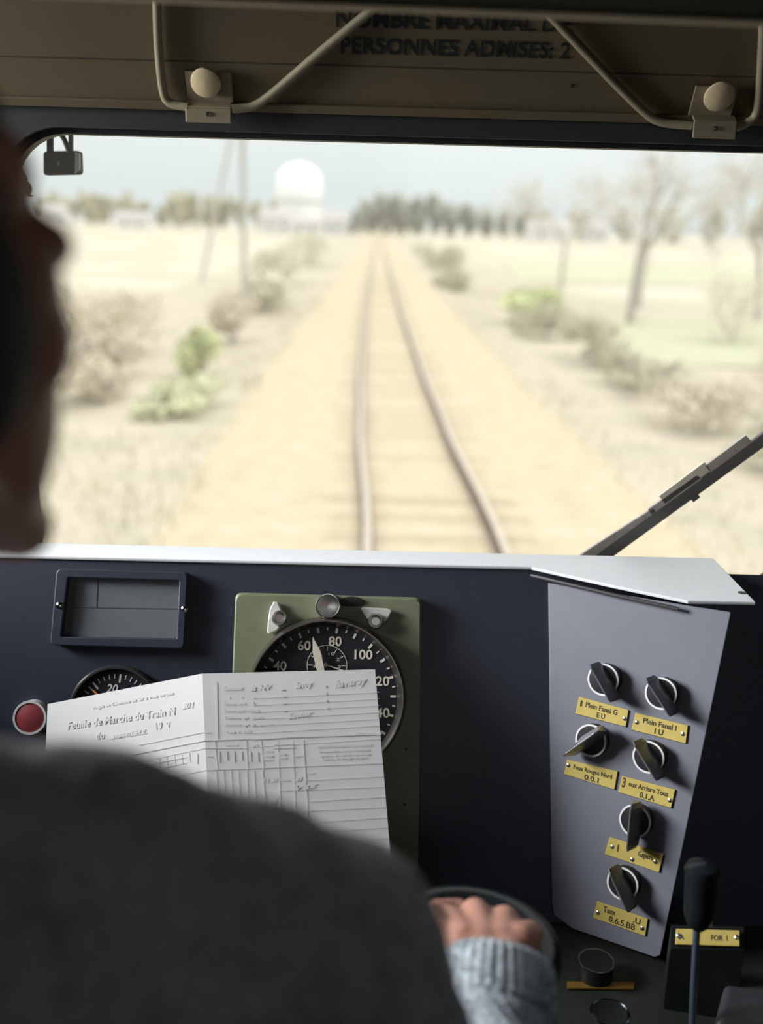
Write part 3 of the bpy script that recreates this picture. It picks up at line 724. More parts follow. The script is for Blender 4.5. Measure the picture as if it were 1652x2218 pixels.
# grey housing at the lower right corner
m = MB(); A = [d_(1560, 2165, .0), d_(1760, 2165, .0), d_(1760, 2300, .0), d_(1530, 2290, .0)]
top = [V((p.x*.985 + .012, p.y, ZD + .05)) for p in A]
a = m.vs([V((p.x, p.y, ZD + .0005)) for p in A]); b = m.vs(top); m.face(a); m.face(b[::-1])
for i in range(4): m.face([a[i], a[(i+1) % 4], b[(i+1) % 4], b[i]])
o = m.build('switch_housing', mat('dark_grey_housing', (.045, .047, .05), .45), bevel=.008, bseg=4); tag(o, 'dark grey rounded housing at the lower right corner of the desk', 'housing')

# ------------------------------------------------------------------ wiper, exterior mirror box, hook (outside the glass)
WY = YG + .034; WPL = (V((0, WY, 0)), V((0, -1, 0))); w_ = lambda px, py: U(px, py, WPL)
root = thing('windscreen_wiper', w_(1270, 1225), 'dark windscreen wiper slanting across the lower right of the glass', 'wiper')
p0, p1 = w_(1225, 1262), w_(1720, 905); t = (p1-p0).normalized(); q = V((0, -1, 0)).cross(t).normalized()
if q.z < 0: q = -q
kW = depth_of(w_(1450, 1060))/FPX; L = (p1-p0).length
def at(f, o_): return p0 + t*L*f + q*o_*kW
m = MB(); m.prism([at(0, -17), at(1, -14), at(1, 13), at(0, 13)], V((0, .010, 0))); m.build('arm', WIPER, root, bevel=.002)
m = MB(); m.prism([at(0, 10), at(.42, 10), at(.42, 22), at(.15, 32), at(0, 34)], V((0, .006, 0)) ); m.build('blade_carrier', WIPERG, root, bevel=.001)
m = MB(); m.prism([at(.40, 11), at(.62, 11), at(.61, 24), at(.40, 26)], V((0, .006, 0))); m.build('carrier_strip', WIPERG, root)
m = MB(); m.prism([at(.46, 14), at(.66, 14), at(.66, 38), at(.46, 36)], V((0, .004, 0)) ); m.build('pale_clip', mat('pale_clip', (.82, .74, .62), .5), root)
m = MB(); m.prism([at(.655, 11), at(.835, 11), at(.83, 32), at(.655, 30)], V((0, .006, 0))); m.build('carrier_strip', WIPERG, root)
for f, o_ in ((.375, 17), (.77, 18)):
    m = MB(); m.lathe(at(f, o_), V((0, -1, 0)), [(.0018, 0), (.0018, .0012), (0, .002)], 12); m.build('rivet', CHROME, root)
m = MB(); m.prism([at(.545, -22), at(.575, -22), at(.575, -12), at(.545, -12)], V((0, .010, 0))); m.build('clamp', WIPER, root)
MY = YG + .16; MPL = (V((0, MY, 0)), V((0, -1, 0))); mm = lambda px, py: U(px, py, MPL)
root = thing('exterior_mirror', mm(132, 290), 'small black boxed mirror hung outside the top left corner of the windscreen', 'mirror')
m = MB(); m.prism(rounded([mm(92, 327), mm(172, 326), mm(174, 378), mm(92, 380)], .006, 4), V((.002, .014, 0))); m.build('mirror_housing', MIRRORB, root, bevel=.003)
m = MB(); m.prism([mm(164, 330), mm(174, 334), mm(174, 368), mm(164, 376)], V((.0, -.004, 0))); m.build('side_trim', mat('trim_grey', (.25, .25, .22), .5), root)
m = MB(); m.prism([mm(101, 330), mm(114, 330), mm(114, 250), mm(101, 250)], V((0, .006, 0))); m.build('strap', MIRRORB, root)
m = MB(); m.prism([mm(148, 330), mm(157, 330), mm(157, 250), mm(148, 250)], V((0, .006, 0))); m.build('strap', mat('strap_grey', (.10, .10, .09), .5), root)
m = MB(); m.prism([mm(101, 258), mm(157, 258), mm(157, 250), mm(101, 250)], V((0, -.128, 0))); m.build('bracket', MIRRORB, root)
m = MB(); m.tube(bez([mm(118, 270), mm(128, 285), mm(138, 300), mm(144, 314), mm(150, 330)], 6), .004, 8); m.build('cable', MIRRORB, root)
m = MB(); m.text('3', mm(124, 358) + V((0, -.0012, 0)), mm(130, 358) + V((0, -.0012, 0)), .006, V((0, -1, 0))); m.build('number', mat('faint_number', (.10, .10, .09), .6), root)
c = U(62, 409, (V((0, YG - .028, 0)), V((0, -1, 0)))); m = MB()
root = thing('cord_knob', c, 'small brown and chrome knob at the left edge of the windscreen frame', 'knob')
m.tube(bez([c + V((-.014, -.012, .026)), c + V((-.004, -.012, .020)), c + V((.001, -.012, .010))], 6), .0035, 8); m.build('cord_end', AMBER, root, smooth=60)
MB().ell(c + V((0, -.012, 0)), (.009, .009, .011)).build('ball', mat('brown_ball', (.20, .08, .04), .15, metal=.4, coat=.6), root, smooth=80)
MB().lathe(c + V((0, -.012, -.012)), Z1, [(.004, 0), (.0095, .002), (.0095, .004), (.004, .006)], 20).build('chrome_collar', CHROME, root, smooth=40)

# ------------------------------------------------------------------ THE DRIVER
# head, local coordinates: x right, y face forward, z up
HC = D(-335, 800, .43); HC.z = 1.522
RH = Matrix.Rotation(math.radians(-30), 3, 'Z')
def hp(x, y, z): return HC + RH @ V((x, y, z))
def HE(c, r, rot=None): return ('E', hp(*c), r, RH @ rot if rot else RH)
prims = [HE((0, -.012, .024), (.068, .094, .066)), HE((0, .033, -.050), (.064, .062, .090)),
         HE((.030, .070, .016), (.032, .018, .016)), HE((-.030, .070, .016), (.032, .018, .016)),
         HE((.045, .052, -.024), (.026, .026, .030)), HE((-.045, .052, -.024), (.026, .026, .030)),
         HE((.052, .044, -.002), (.020, .026, .030)), HE((-.052, .044, -.002), (.020, .026, .030)), HE((0, .050, .044), (.056, .034, .036)), HE((0, .092, -.018), (.009, .016, .026)), HE((0, .104, -.038), (.015, .014, .011)),
         HE((0, .080, -.122), (.022, .018, .018)), HE((0, .090, -.070), (.022, .011, .007)), HE((0, .089, -.081), (.020, .011, .007)),
         ('C', hp(.056, -.005, -.075), hp(.016, .070, -.120), .018, .018), ('C', hp(-.056, -.005, -.075), hp(-.016, .070, -.120), .018, .018)]
for sx in (-1, 1):
    prims += [HE((sx*.078, -.010, -.012), (.008, .018, .030), Matrix.Rotation(sx*.35, 3, 'Z')), HE((sx*.076, -.004, -.040), (.007, .009, .011))]
NB = V((HC.x - .03, HC.y - .030, 1.33))
prims += [('C', hp(.004, -.015, -.055), NB, .063, .056)]
# arm chain
SH = D(735, 2050, .60); EL = V((.085, .50, .80)); WRI = D(1072, 2105, .905)
TORT = V((HC.x + .0, .455, 1.20)); TORB = V((HC.x, .44, .72))
prims += [('C', NB - Z1*.03, SH, .036, .040), ('C', SH, EL, .042, .036), ('C', EL, WRI, .034, .027), ('C', TORT, TORB, .09, .10)]
LSH = V((HC.x*2 - SH.x, .47, 1.16)); LEL = V((LSH.x - .06, .52, .84)); LWR = V((LSH.x + .08, .72, .80))
prims += [('C', NB, LSH, .045, .045), ('C', LSH, LEL, .042, .036), ('C', LEL, LWR, .034, .027), ('E', LWR + V((.01, .06, -.005)), (.042, .055, .02))]
# right hand closed over the knob of the handwheel
K = {k: D(px, py, d) for k, (px, py, d) in dict(i=(972, 1978, .975), m=(1030, 1962, .985), r=(1094, 1977, .978), p=(1148, 2008, .960)).items()}
print('hand', WRI, K, 'hub', wc)
hw0 = WRI + V((0, .01, .004))
prims += [('C', WRI + V((-.012, 0, 0)), WRI + V((-.010, .03, .0)), .022, .022), ('C', WRI + V((.012, 0, 0)), WRI + V((.014, .03, .0)), .021, .021)]
for k, off, r1 in (('i', -.026, .0150), ('m', -.008, .0150), ('r', .010, .0145), ('p', .026, .0135)):
    prims += [('C', hw0 + V((off, .022, 0)), K[k] - Z1*.008, .019, r1)]
prims += [('C', K['i'] - Z1*.011, K['p'] - Z1*.012, .0145, .0130)]
fl = dict(i=(.040, .025, .020), m=(.044, .028, .021), r=(.041, .026, .020), p=(.033, .020, .018))
for k, r in (('i', .0098), ('m', .0100), ('r', .0096), ('p', .0086)):
    a = K[k] - Z1*.008; l1, l2, l3 = fl[k]; fan = {'i': -.12, 'm': 0, 'r': .08, 'p': .16}[k]
    b = a + V((fan*.6, .62, -.78)).normalized()*l1; c = b + V((fan*.2, -.15, -1)).normalized()*l2; d = c + V((0, -.8, -.6)).normalized()*l3
    prims += [('E', a + Z1*.001, (r*1.22, r*1.35, r*1.15)), ('C', a, b, r*1.15, r*1.03), ('C', b, c, r*1.02, r*.94), ('C', c, d, r*.93, r*.78)]
ta = WRI + V((-.030, .020, -.006)); tb = D(925, 1992, .955); tc_ = D(950, 1972, .995); td = tc_ + V((.022, .014, -.006))
prims += [('C', ta, tb, .018, .0145), ('C', tb, tc_, .0135, .0115), ('C', tc_, td, .0112, .0090)]
body = link('person', blob(prims, .0034, 7), SKIN)
tag(body, 'driver seen from behind at the left in a grey sweater, right hand on the handwheel', 'person')
# hair
hp_pr = [HE((0, -.018, .024), (.074, .098, .070)), HE((0, -.055, -.015), (.076, .062, .062)), HE((0, -.045, -.06), (.060, .045, .040)),
         HE((.060, .005, -.015), (.020, .046, .058)), HE((-.060, .005, -.015), (.020, .046, .058)), HE((.062, -.02, .01), (.020, .040, .040)), HE((-.062, -.02, .01), (.020, .040, .040)), HE((0, .040, .068), (.050, .035, .026))]
link('hair', blob(hp_pr, .004, 6), HAIR, body)
# sweater: boundary pixels of the shoulder line in the photo, each with the radius of the cloth there
sw = [('C', D(-330, 1800, .455), D(-40, 1832, .475), .050, .050), ('C', D(-40, 1832, .475), D(190, 1848, .50), .050, .054), ('C', D(190, 1848, .50), D(440, 1935, .545), .054, .058),
      ('C', D(440, 1935, .545), SH, .058, .063), ('C', SH, D(815, 2260, .61), .063, .060), ('C', D(815, 2260, .61), EL, .060, .054),
      ('C', EL, EL.lerp(WRI, .35), .052, .048),
      ('E', V((HC.x + .01, .435, 1.06)), (.21, .13, .17)), ('E', V((HC.x, .43, .86)), (.19, .135, .22)), ('E', V((HC.x, .43, .70)), (.18, .14, .12)),
      ('C', NB - Z1*.055, LSH, .055, .062), ('C', LSH, LEL, .062, .054), ('C', LEL, LEL.lerp(LWR, .9), .052, .040)]
swm = blob(sw, .006, 10); sweater = link('sweater', swm, KNIT_SHADE, body)
tex = bpy.data.textures.new('cloth', 'CLOUDS'); tex.noise_scale = .05
dm = sweater.modifiers.new('folds', 'DISPLACE'); dm.texture = tex; dm.strength = .012; dm.mid_level = .5; dm.texture_coords = 'LOCAL'
# knit cuff: ribbed tube with folds
c0 = EL.lerp(WRI, .30); c1_ = WRI + (WRI - EL).normalized()*.012; ax = (c1_ - c0).normalized(); xx = ax.orthogonal().normalized()
xx = (X1 - ax*X1.dot(ax)).normalized(); yy = ax.cross(xx)
rings = []; NS, NA = 90, 144; Lc = (c1_-c0).length
for i in range(NS+1):
    f = i/NS; s = f*Lc
    fold = .0035*math.sin((Lc - s)*2*PI/.042 + .6) if s < Lc - .045 else 0
    crease = -.005*math.exp(-((Lc - s - .052)/.0045)**2)
    base = .0485 - .004*max(0, (f-.8)/.2) + fold + crease
    if f > .97: base -= (f-.97)/.03*.006
    rings.append([c0 + ax*s + (xx*math.cos(a)*1.10 + yy*math.sin(a)*.92)*(base + (.0011*math.sin(a*36) if s > Lc - .048 else .0009*math.sin(a*30 + s*500)) + .0015*math.sin(a*3 + s*40)) for a in [2*PI*j/NA for j in range(NA)]])
inner_r = [[p + (c0 + ax*(Lc*k) - p)*.22 for p in rings[-1]] for k in (1.0, .9)]
m = MB(); m.loft(rings + [inner_r[0], inner_r[1]], cap=False); m.build('knit_cuff', KNIT_LIT, body, smooth=70)
# trousers and seat (below the frame)
hip = V((HC.x, .42, .637))
tr = [('E', hip, (.19, .15, .12))]
for sx in (-1, 1):
    kn = V((HC.x + sx*.13, .645, .575)); an = V((HC.x + sx*.13, .60, .10))
    tr += [('C', hip + X1*sx*.09, kn, .085, .062), ('C', kn, an, .062, .048)]
link('trousers', blob(tr, .010, 5), mat('trouser_cloth', (.03, .03, .04), .9), body)
for sx in (-1, 1): MB().ell(V((HC.x + sx*.13, .645, .046)), (.045, .12, .045), None, 3).build('shoe', RUBBER, body, smooth=80)
root = thing('driver_seat', V((HC.x, .36, 0)), 'dark padded driver seat carrying the seated driver', 'seat')
MB().box(V((HC.x, .35, .465)), (.44, .42, .07)).build('cushion', mat('seat_vinyl', (.03, .03, .03), .5), root, bevel=.03, bseg=4)
MB().lathe(V((HC.x, .35, 0)), Z1, [(.16, .0), (.16, .015), (.04, .03), (.04, .435)], 32).build('pedestal', BLACKP, root, smooth=40)

# ================================================================== OUTSIDE
ZR = CAM.z - 2.47            # rail head
ZB = ZR - .13                # ballast
ZG = ZR - .32                # fields
HORK = (489)
def ground_mat(name, a, b, c, scale):
    m = bpy.data.materials.new(name); m.use_nodes = True; n = m.node_tree; bs = n.nodes['Principled BSDF']
    tcn = n.nodes.new('ShaderNodeTexCoord'); no = n.nodes.new('ShaderNodeTexNoise'); no.inputs['Scale'].default_value = scale; no.inputs['Detail'].default_value = 6
    n.links.new(tcn.outputs['Object'], no.inputs['Vector'])
    r = n.nodes.new('ShaderNodeValToRGB'); r.color_ramp.elements[0].position = .34; r.color_ramp.elements[1].position = .66
    r.color_ramp.elements[0].color = a + (1,); r.color_ramp.elements[1].color = c + (1,)
    e = r.color_ramp.elements.new(.5); e.color = b + (1,)
    n.links.new(no.outputs[0], r.inputs[0]); n.links.new(r.outputs[0], bs.inputs['Base Color']); bs.inputs['Roughness'].default_value = .95
    bs.inputs['Specular IOR Level'].default_value = .1
    return m
FIELD = ground_mat('pale_field', (.40, .36, .27), (.45, .40, .30), (.48, .43, .34), .12)
BANK = ground_mat('dry_grass_bank', (.37, .33, .235), (.42, .365, .27), (.45, .39, .305), .9)
BALLAST = ground_mat('sandy_ballast', (.41, .335, .22), (.445, .37, .25), (.46, .385, .275), 3.5)
GREENF = ground_mat('green_meadow', (.38, .385, .25), (.41, .40, .27), (.44, .405, .29), .4)
SLEEP = mat('sleeper_wood', (.36, .28, .18), .9, var=.12, scale=8)
RAILS_ = mat('rail_rust', (.17, .115, .075), .7, var=.15, scale=12)
RAILT = mat('rail_head_worn', (.42, .36, .27), .5, var=.06, scale=6)
BARK = mat('bark', (.40, .365, .32), .9, var=.15, scale=20)
POLEM = mat('pole_grey', (.42, .40, .36), .8)
def leafm(name, c): return mat(name, c, .8, var=.22, scale=1.5, spec=.1)  # leaf colours paled, outdoor haze put into the colour
L_FAR = leafm('far_foliage', (.52, .51, .43)); L_FARD = leafm('far_foliage_dark', (.44, .435, .37)); L_HEDGE = leafm('hedge_foliage', (.53, .50, .38))
L_BROWN = leafm('brown_brush', (.52, .45, .34)); L_GREEN = leafm('green_shrub', (.54, .56, .31)); L_OLIVE = leafm('olive_shrub', (.40, .37, .265)); L_PALE = leafm('pale_brush', (.58, .52, .41))
L_LIME = leafm('lime_brush', (.53, .53, .345)); L_TWIG = leafm('twig_haze', (.54, .51, .45))
WALLW = mat('white_render', (.62, .61, .58), .8, var=.02); ROOFW = mat('pale_roof', (.40, .37, .34), .8, var=.05)

def off(d):     # gentle sideways bend of the track
    P = [(0, .05), (8, 0), (13, -.13), (18, -.20), (33, -.27), (60, -.26), (110, -.2), (300, 0), (900, 0)]
    for (a, x), (b, y) in zip(P, P[1:]):
        if d <= b: t = (d-a)/(b-a); t = t*t*(3-2*t); return x + (y-x)*t
    return 0
GA = 1.06
xr0 = ray(795, 1190); dd = (2.47)/-xr0.z; xl_ = xr0.x*dd      # left rail where it meets the sill
xr1 = ray(1100, 1200); dd2 = (2.47)/-xr1.z; GA = xr1.x*dd2 - xl_; TC = (xr1.x*dd2 + xl_)/2
print('rails at d', dd, 'x', xl_, 'gauge', GA)
DS = [3 + i*.9 for i in range(40)] + [39 + i*4 for i in range(30)] + [160 + i*25 for i in range(15)]
m = MB()
m.loft([[V((x, y, z)) for x, z in ((-400, ZG-.02), (-60, ZG-.02), (60, ZG-.02), (400, ZG-.02))] for y in (1.9, 60, 300, 700, 1400)], cap=False, closed=False)
struct(m.build('ground', FIELD))
m = MB()
m.loft([[V((TC + off(y) + dx, y, z)) for dx, z in ((-9, ZG), (-4.4, ZG+.08), (-2.6, ZB-.05), (2.6, ZB-.05), (4.6, ZG+.05), (9, ZG))] for y in DS], cap=False, closed=False)
struct(m.build('embankment', BANK))
m = MB()
m.loft([[V((TC + off(y) + dx, y, z)) for dx, z in ((-2.5, ZB-.06), (-1.7, ZB), (1.7, ZB), (2.5, ZB-.06))] for y in DS], cap=False, closed=False)
struct(m.build('track_bed', BALLAST))
m = MB(); g1 = [(8, 58), (30, 58), (34, 92), (11, 92)]
m.prism([V((x, y, ZG+.01)) for x, y in g1], Z1*.03); struct(m.build('meadow', GREENF))
m = MB(); m.prism([V((x, y, ZG+.03)) for x, y in ((5.6, 22), (15, 22), (20, 34), (7, 34))], Z1*.03); struct(m.build('verge_strip', GREENF))
for sx, lab in ((-1, 'left rusty steel rail of the railway track'), (1, 'right rusty steel rail of the railway track')):
    root = thing('rail', V((TC + sx*GA/2, 20, ZB)), lab, 'rail', 'rails of the track')
    X0 = lambda y: TC + off(y) + sx*GA/2
    MB().loft([[V((X0(y) + a, y, ZR + b)) for a, b in ((-.06, -.117), (.06, -.117), (.05, -.108), (.010, -.105), (.010, -.035), (.034, -.03), (.034, -.004), (-.034, -.004), (-.034, -.03), (-.010, -.035), (-.010, -.105), (-.05, -.108))] for y in DS if y < 420]).build('rail_web', RAILS_, root)
    MB().loft([[V((X0(y) + a, y, ZR + b)) for a, b in ((-.032, -.004), (.032, -.004), (.026, .002), (-.026, .002))] for y in DS if y < 420]).build('rail_head', RAILT, root)
sl = MB().box(V((0, 0, -.06)), (1.9, .22, .14)).build('sleeper', SLEEP, bevel=.012); sl0 = sl
SLD = []
y = 5.2
while y < 60: SLD.append(y); y += .64
for i, y in enumerate(SLD):
    o = sl0 if i == 0 else sl0.copy()
    if i: COL.objects.link(o)
    o.location = (TC + off(y) + random.uniform(-.04, .04), y, ZB - .146 + random.uniform(.0, .018)); o.rotation_euler.z = random.uniform(-.02, .02)
    tag(o, 'weathered timber sleeper almost buried in the sandy ballast', 'sleeper', 'sleepers under the rails')

# vegetation
def leaves(name, material, n, rx, ry, rz, size, parent=None, seed=0, loc=V(), clumps=6):
    rnd = random.Random(seed); m = MB(); cl = [(V((rnd.uniform(-.6, .6), rnd.uniform(-.6, .6), rnd.uniform(-.45, .55))), rnd.uniform(.35, .6)) for _ in range(clumps)]
    for i in range(n):
        c, r = rnd.choice(cl)
        d = V((rnd.gauss(0, 1), rnd.gauss(0, 1), rnd.gauss(0, 1))).normalized()*r*rnd.random()**.35
        p = c + d; p = V((p.x*rx, p.y*ry, max(p.z, -.95)*rz))
        a = V((rnd.gauss(0, 1), rnd.gauss(0, 1), rnd.gauss(0, 1))).normalized(); b = a.orthogonal().normalized(); s_ = size*rnd.uniform(.6, 1.3)
        m.poly([loc + p - a*s_, loc + p + b*s_*.45, loc + p + a*s_, loc + p - b*s_*.45])
    return m.build(name, material, parent)
SHRUBS = []
def shrub(x, y, z, rx, ry, rz, material, label, group, n=900, size=.09, seed=0, name='shrub'):
    SHRUBS.append((x, y, rx*1.3 + .25, ry*1.3 + .25))
    root = thing(name, V((x, y, z)), label, 'shrub', group)
    leaves('foliage', material, n, rx, ry, rz, size, root, seed, V((x, y, z + rz*.9)))
    m = MB(); rnd = random.Random(seed+1)
    for k in range(5): m.tube([V((x, y, z)), V((x + rnd.uniform(-.5, .5)*rx, y + rnd.uniform(-.5, .5)*ry, z + rz*rnd.uniform(.9, 1.4)))], .02, 5)
    m.build('stems', BARK, root)
BL = 'shrubs left of the track'
for i, (x, y, rx, ry, rz, mt, lab) in enumerate([
    (-5.4, 21, 1.3, 2.2, .8, L_BROWN, 'brown dry bush beside the bright green shrub left of the track'), (-7.2, 24, 1.4, 2.0, .7, L_BROWN, 'brown dry bush farthest left of the track, mid distance'),
    (-3.05, 18.2, .42, .7, .60, L_GREEN, 'bright yellow-green shrub on the left bank'), (-2.75, 14.6, .60, 1.2, .30, L_LIME, 'low yellow-green bush on the left bank nearest the train'),
    (-4.2, 15.5, .8, 1.6, .40, L_BROWN, 'brown brush left of the low yellow-green bush'), (-4.0, 34, 1.2, 4, .75, L_HEDGE, 'olive bush on the left bank under the tall pole'),
    (-4.2, 48, 1.4, 5, 1.0, L_HEDGE, 'olive bush on the left bank beyond the tall pole'), (-4.4, 70, 1.6, 8, 1.2, L_HEDGE, 'olive bush far along the left bank'),
    (-3.2, 23.5, .7, 1.6, .65, L_BROWN, 'brown dry bush right behind the bright green shrub'), (-4.7, 17.9, .9, 1.0, .5, L_BROWN, 'brown dry bush left of the bright green shrub'),
    (-4.7, 10.5, .8, 1.3, .25, L_PALE, 'pale dry brush at the lower left near the train')]):
    shrub(x, y, ZG + .05, rx, ry, rz, mt, lab, BL, 1100, .07 if y < 30 else .16, 10+i)
BR = 'shrubs right of the track'
for i, (x, y, rx, ry, rz, mt, lab) in enumerate([
    (3.9, 68, 1.7, 7, 1.15, L_OLIVE, 'olive bush far right of the track near its vanishing end'), (3.6, 48, .8, 5, .55, L_OLIVE, 'low olive bush on the right bank, second from the far end'),
    (4.9, 31, 1.2, 2.2, .62, L_GREEN, 'greenish shrub on the right bank in mid distance'), (4.5, 26.5, 1.0, 2.0, .62, L_OLIVE, 'dark olive brush on the right bank in front of the greenish shrub'),
    (5.0, 22, 1.1, 2.0, .55, L_OLIVE, 'dark olive brush left of the bare tree trunk'), (4.9, 18, 1.0, 1.8, .50, L_OLIVE, 'olive brush in the middle of the right bank'),
    (4.8, 14.8, .9, 1.5, .45, L_BROWN, 'brown brush on the right bank nearer the train'), (5.2, 12.3, .9, 1.3, .4, L_OLIVE, 'olive brush behind the wiper on the right bank'),
    (9.6, 27.5, 1.3, 1.6, 1.1, L_PALE, 'pale brushwood right of the bare tree trunk'), (13.2, 27, 1.6, 1.6, 1.6, L_PALE, 'pale brushwood at the right edge of the view'),
    (8.4, 20, 1.2, 1.6, .5, L_PALE, 'low pale brush at the right edge below the bare trees')]):
    shrub(x, y, ZG + .05, rx, ry, rz, mt, lab, BR, 1100, .07 if y < 30 else .14, 40+i)
def bare_tree(x, y, h, label, seed, trunk=.16, lean=0., first=.42):
    rnd = random.Random(seed); root = thing('bare_tree', V((x, y, ZG)), label, 'tree', 'bare trees right of the track')
    m = MB(); top = V((x + lean, y, ZG + h*first)); m.tube([V((x, y, ZG)), V((x + lean*.3, y, ZG + h*first*.5)), top], trunk, 10, rf=lambda f: trunk*(1 - .3*f)); m.build('trunk', BARK, root, smooth=60)
    br = MB(); tw = []
    def grow(p, d, L, r, lv):
        q_ = p + d*L; br.tube([p, (p+q_)/2 + V((rnd.uniform(-.05, .05), rnd.uniform(-.05, .05), 0))*L, q_], r, 5, rf=lambda f: r*(1-.4*f))
        if lv == 0: tw.append(q_); return
        for _ in range(3 if lv > 1 else 4):
            nd = (d + V((rnd.gauss(0, .55), rnd.gauss(0, .55), rnd.gauss(.12, .4)))).normalized(); grow(q_, nd, L*rnd.uniform(.6, .85), r*.6, lv-1)
    for _ in range(5): grow(top - Z1*.05, V((rnd.gauss(0, .6), rnd.gauss(0, .6), rnd.uniform(.4, 1))).normalized(), h*.22, trunk*.5, 3)
    br.build('branches', L_TWIG, root)
    m = MB()
    for p in tw:
        for _ in range(5):
            c = p + V((rnd.gauss(0, .3), rnd.gauss(0, .3), rnd.gauss(0, .3))); a = V((rnd.gauss(0, 1), rnd.gauss(0, 1), rnd.gauss(0, 1))).normalized(); b = a.orthogonal()
            m.poly([c - a*.10, c + b*.02, c + a*.10, c - b*.02])
    m.build('twigs', L_TWIG, root)
bare_tree(7.95, 32, 5.6, 'bare tree with a grey trunk standing in the right field', 3, .15, .15, .40)
bare_tree(13.4, 36, 6.2, 'bare tree at the right edge behind the pale brushwood', 5, .13, -.2, .35)
bare_tree(10.2, 40, 6.5, 'bare tree behind and right of the grey trunked tree', 8, .13, .1, .35)
bare_tree(9.3, 52, 6.6, 'bare tree farthest back in the right field', 11, .12, .1, .35)
# far tree lines
FT = []
def far_tree(x, y, r, h, mt, label, group, seed):
    y += (seed % 3)*16; r *= .78
    root = thing('tree', V((x, y, ZG)), label, 'tree', group)
    leaves('crown', mt, 420, r*1.2, r*.95, h*.55, h*.09, root, seed, V((x, y, ZG + h*.52)), 8)
    m = MB(); m.tube([V((x, y, ZG)), V((x, y, ZG + h*.6))], .25, 6); m.build('trunk', BARK, root); FT.append(root)
def fx(px, d): return (px - 815)/2285*d
rs = random.Random(3)
for i, px in enumerate(range(752, 1150, 13)):
    d = 330 + rs.uniform(-1, 1); f = math.sin(min(1, (px-735)/80)*PI/2)*(1 - .30*max(0, (px-900)/250))
    far_tree(fx(px, d), d, 2.5, (12.2*f + rs.uniform(-.8, .8)) , L_FARD if i % 3 else L_FAR, 'grey-green tree in the dense wood beyond the end of the track', 'trees of the wood ahead', 100+i)
for i, px in enumerate(range(355, 600, 24)):
    d = 380 + rs.uniform(-1, 1); far_tree(fx(px, d), d, 3.6, 13.4 - i*.32 + rs.uniform(-.6, .6), L_HEDGE, 'pale green tree in the row left of the white tower', 'trees left of the white tower', 140+i)
for i, px in enumerate(range(60, 335, 26)):
    d = 400 + rs.uniform(-1, 1); far_tree(fx(px, d), d, 3.8, 11.5 + rs.uniform(-.8, .8), L_HEDGE, 'pale green tree in the far row at the left of the view', 'trees at the far left', 160+i)
for i, px in enumerate(range(1178, 1700, 34)):
    d = 300 + rs.uniform(-1, 1); far_tree(fx(px, d), d, 3.8, 8.0 + max(0, (px-1150)/110) + rs.uniform(-.8, .8), L_FAR if i % 2 else L_HEDGE, 'hazy tree in the far row at the right of the view', 'trees at the far right', 190+i)
# buildings
d = 300; tx = fx(648, d)
root = thing('silo_tower', V((tx, d, ZG)), 'tall white round-topped tower left of the track\'s end', 'tower')
rt_ = 49/2285*d
MB().lathe(V((tx, d, ZG)), Z1, [(rt_*.96, 0), (rt_*.96, 9), (rt_, 11), (rt_, 14.2), (rt_*.85, 16.6), (rt_*.5, 18.4), (0, 19.2)], 36).build('tank', mat('white_tower', (.80, .80, .78), .7, var=.01), root, smooth=50)
MB().lathe(V((tx, d, ZG)), Z1, [(rt_*1.02, 8.7), (rt_*1.02, 9.1), (rt_*.97, 9.2)], 36, cap=False).build('band', ROOFW, root)
def house(px0, px1, h, rh, d, label):
    x0, x1 = fx(px0, d), fx(px1, d); root = thing('farm_building', V(((x0+x1)/2, d, ZG)), label, 'building', 'white buildings on the horizon')
    MB().box(V(((x0+x1)/2, d, ZG + h/2)), (x1-x0, 8, h)).build('walls', WALLW, root)
    MB().prism([V((x0-.3, d-4.3, ZG+h)), V((x0-.3, d+4.3, ZG+h)), V((x0-.3, d, ZG+h+rh))], V((x1-x0+.6, 0, 0))).build('roof', ROOFW, root)
    for k in range(2):
        xx_ = x0 + (x1-x0)*(.3+.4*k); MB().box(V((xx_, d-4.02, ZG + h*.5)), (1.0, .08, 1.2)).build('window', mat('dark_window', (.2, .2, .2), .4), root)
house(566, 640, 4.2, 2.4, 285, 'white house at the foot of the tower, left side')
house(630, 700, 3.0, 1.6, 270, 'low white house in front of the tower')
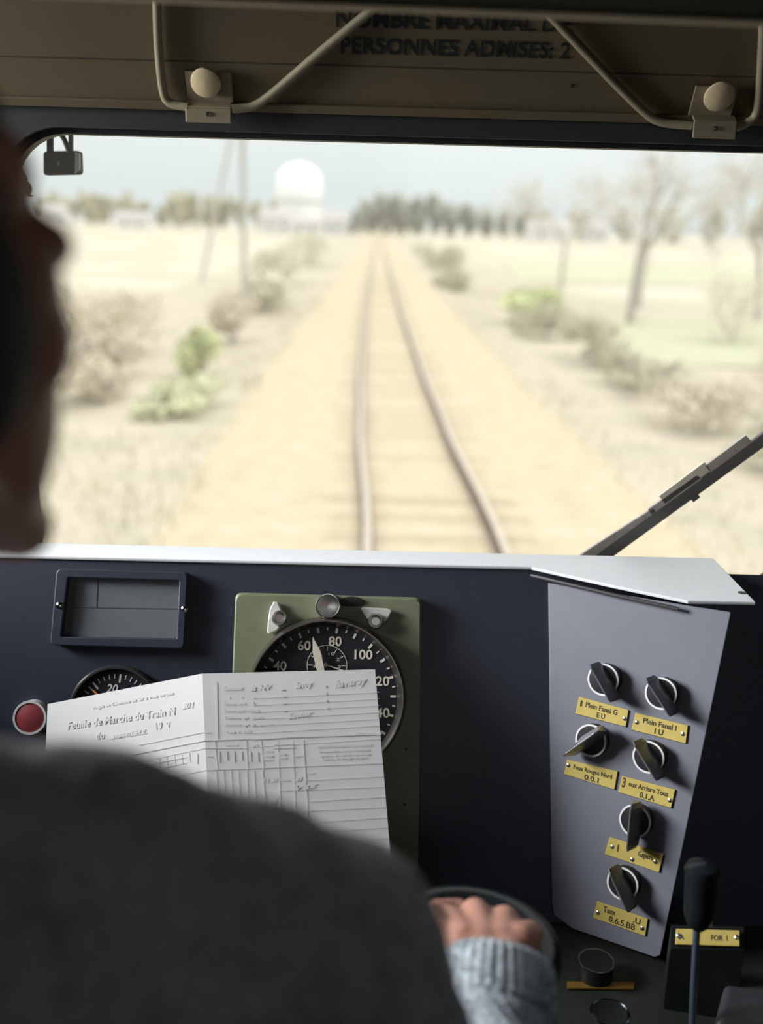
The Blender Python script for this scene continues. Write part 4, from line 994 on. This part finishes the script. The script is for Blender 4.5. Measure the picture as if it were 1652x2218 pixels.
house(694, 748, 4.0, 2.4, 285, 'white house at the right of the tower')
house(258, 328, 3.2, 2.0, 330, 'white house far left on the horizon')
house(96, 150, 4.2, 2.2, 320, 'white house at the far left edge of the horizon')
house(1140, 1235, 3.4, 2.0, 270, 'long white house in the trees right of the wood')
house(1268, 1312, 3.4, 2.0, 270, 'small white house right of the long white house')
# poles
py_ = 28.0; px_ = fx(528, py_)
root = thing('utility_pole', V((px_, py_, ZG)), 'tall upright pole left of the track', 'pole')
MB().tube([V((px_, py_, ZG)), V((px_, py_, ZG + 8.5))], .075, 10).build('pole_shaft', POLEM, root, smooth=50)
MB().box(V((px_, py_, ZG + 8.0)), (1.2, .1, .1)).build('crossarm', POLEM, root)
for k in (-.5, .5): MB().lathe(V((px_ + k, py_, ZG + 8.05)), Z1, [(.04, 0), (.05, .08), (.02, .14)], 10).build('insulator', WALLW, root)
a_, b_ = V((fx(434, 50), 50, ZG)), V((fx(527, 50), 50, ZG + 8.8))
m = MB(); m.tube([a_, b_], .085, 8); o = m.build('leaning_pole', POLEM, smooth=50); tag(o, 'thin pole leaning to the right, left of the upright pole', 'pole')
# loose dry grass along both banks
m = MB(); rg = random.Random(21)
for i in range(9000):
    s_ = rg.choice((-1, 1)); y = 4.5 + 45*rg.random()**1.8; x = TC + off(y) + s_*(2.2 + abs(rg.gauss(0, 2.6)))
    if any(((x-a)/c)**2 + ((y-b)/d)**2 < 1 for a, b, c, d in SHRUBS + [(px_, py_, .4, .4)]): continue
    b = V((x, y, ZG + .02 + .1*max(0, 1 - (abs(x)-2.5)/2))); h = rg.uniform(.08, .28); l = V((rg.gauss(0, .3)*h, rg.gauss(0, .3)*h, h)); w = V((rg.uniform(-1, 1), rg.uniform(-1, 1), 0)).normalized()*.012
    m.poly([b - w, b + w, b + l])
o = m.build('bank_grass', mat('dry_grass', (.50, .445, .32), .9, var=.2, scale=.8)); o['kind'] = 'stuff'; tag(o, 'dry pale grass along both banks of the track', 'grass')
for nm in ('t', 'b'):
    pass
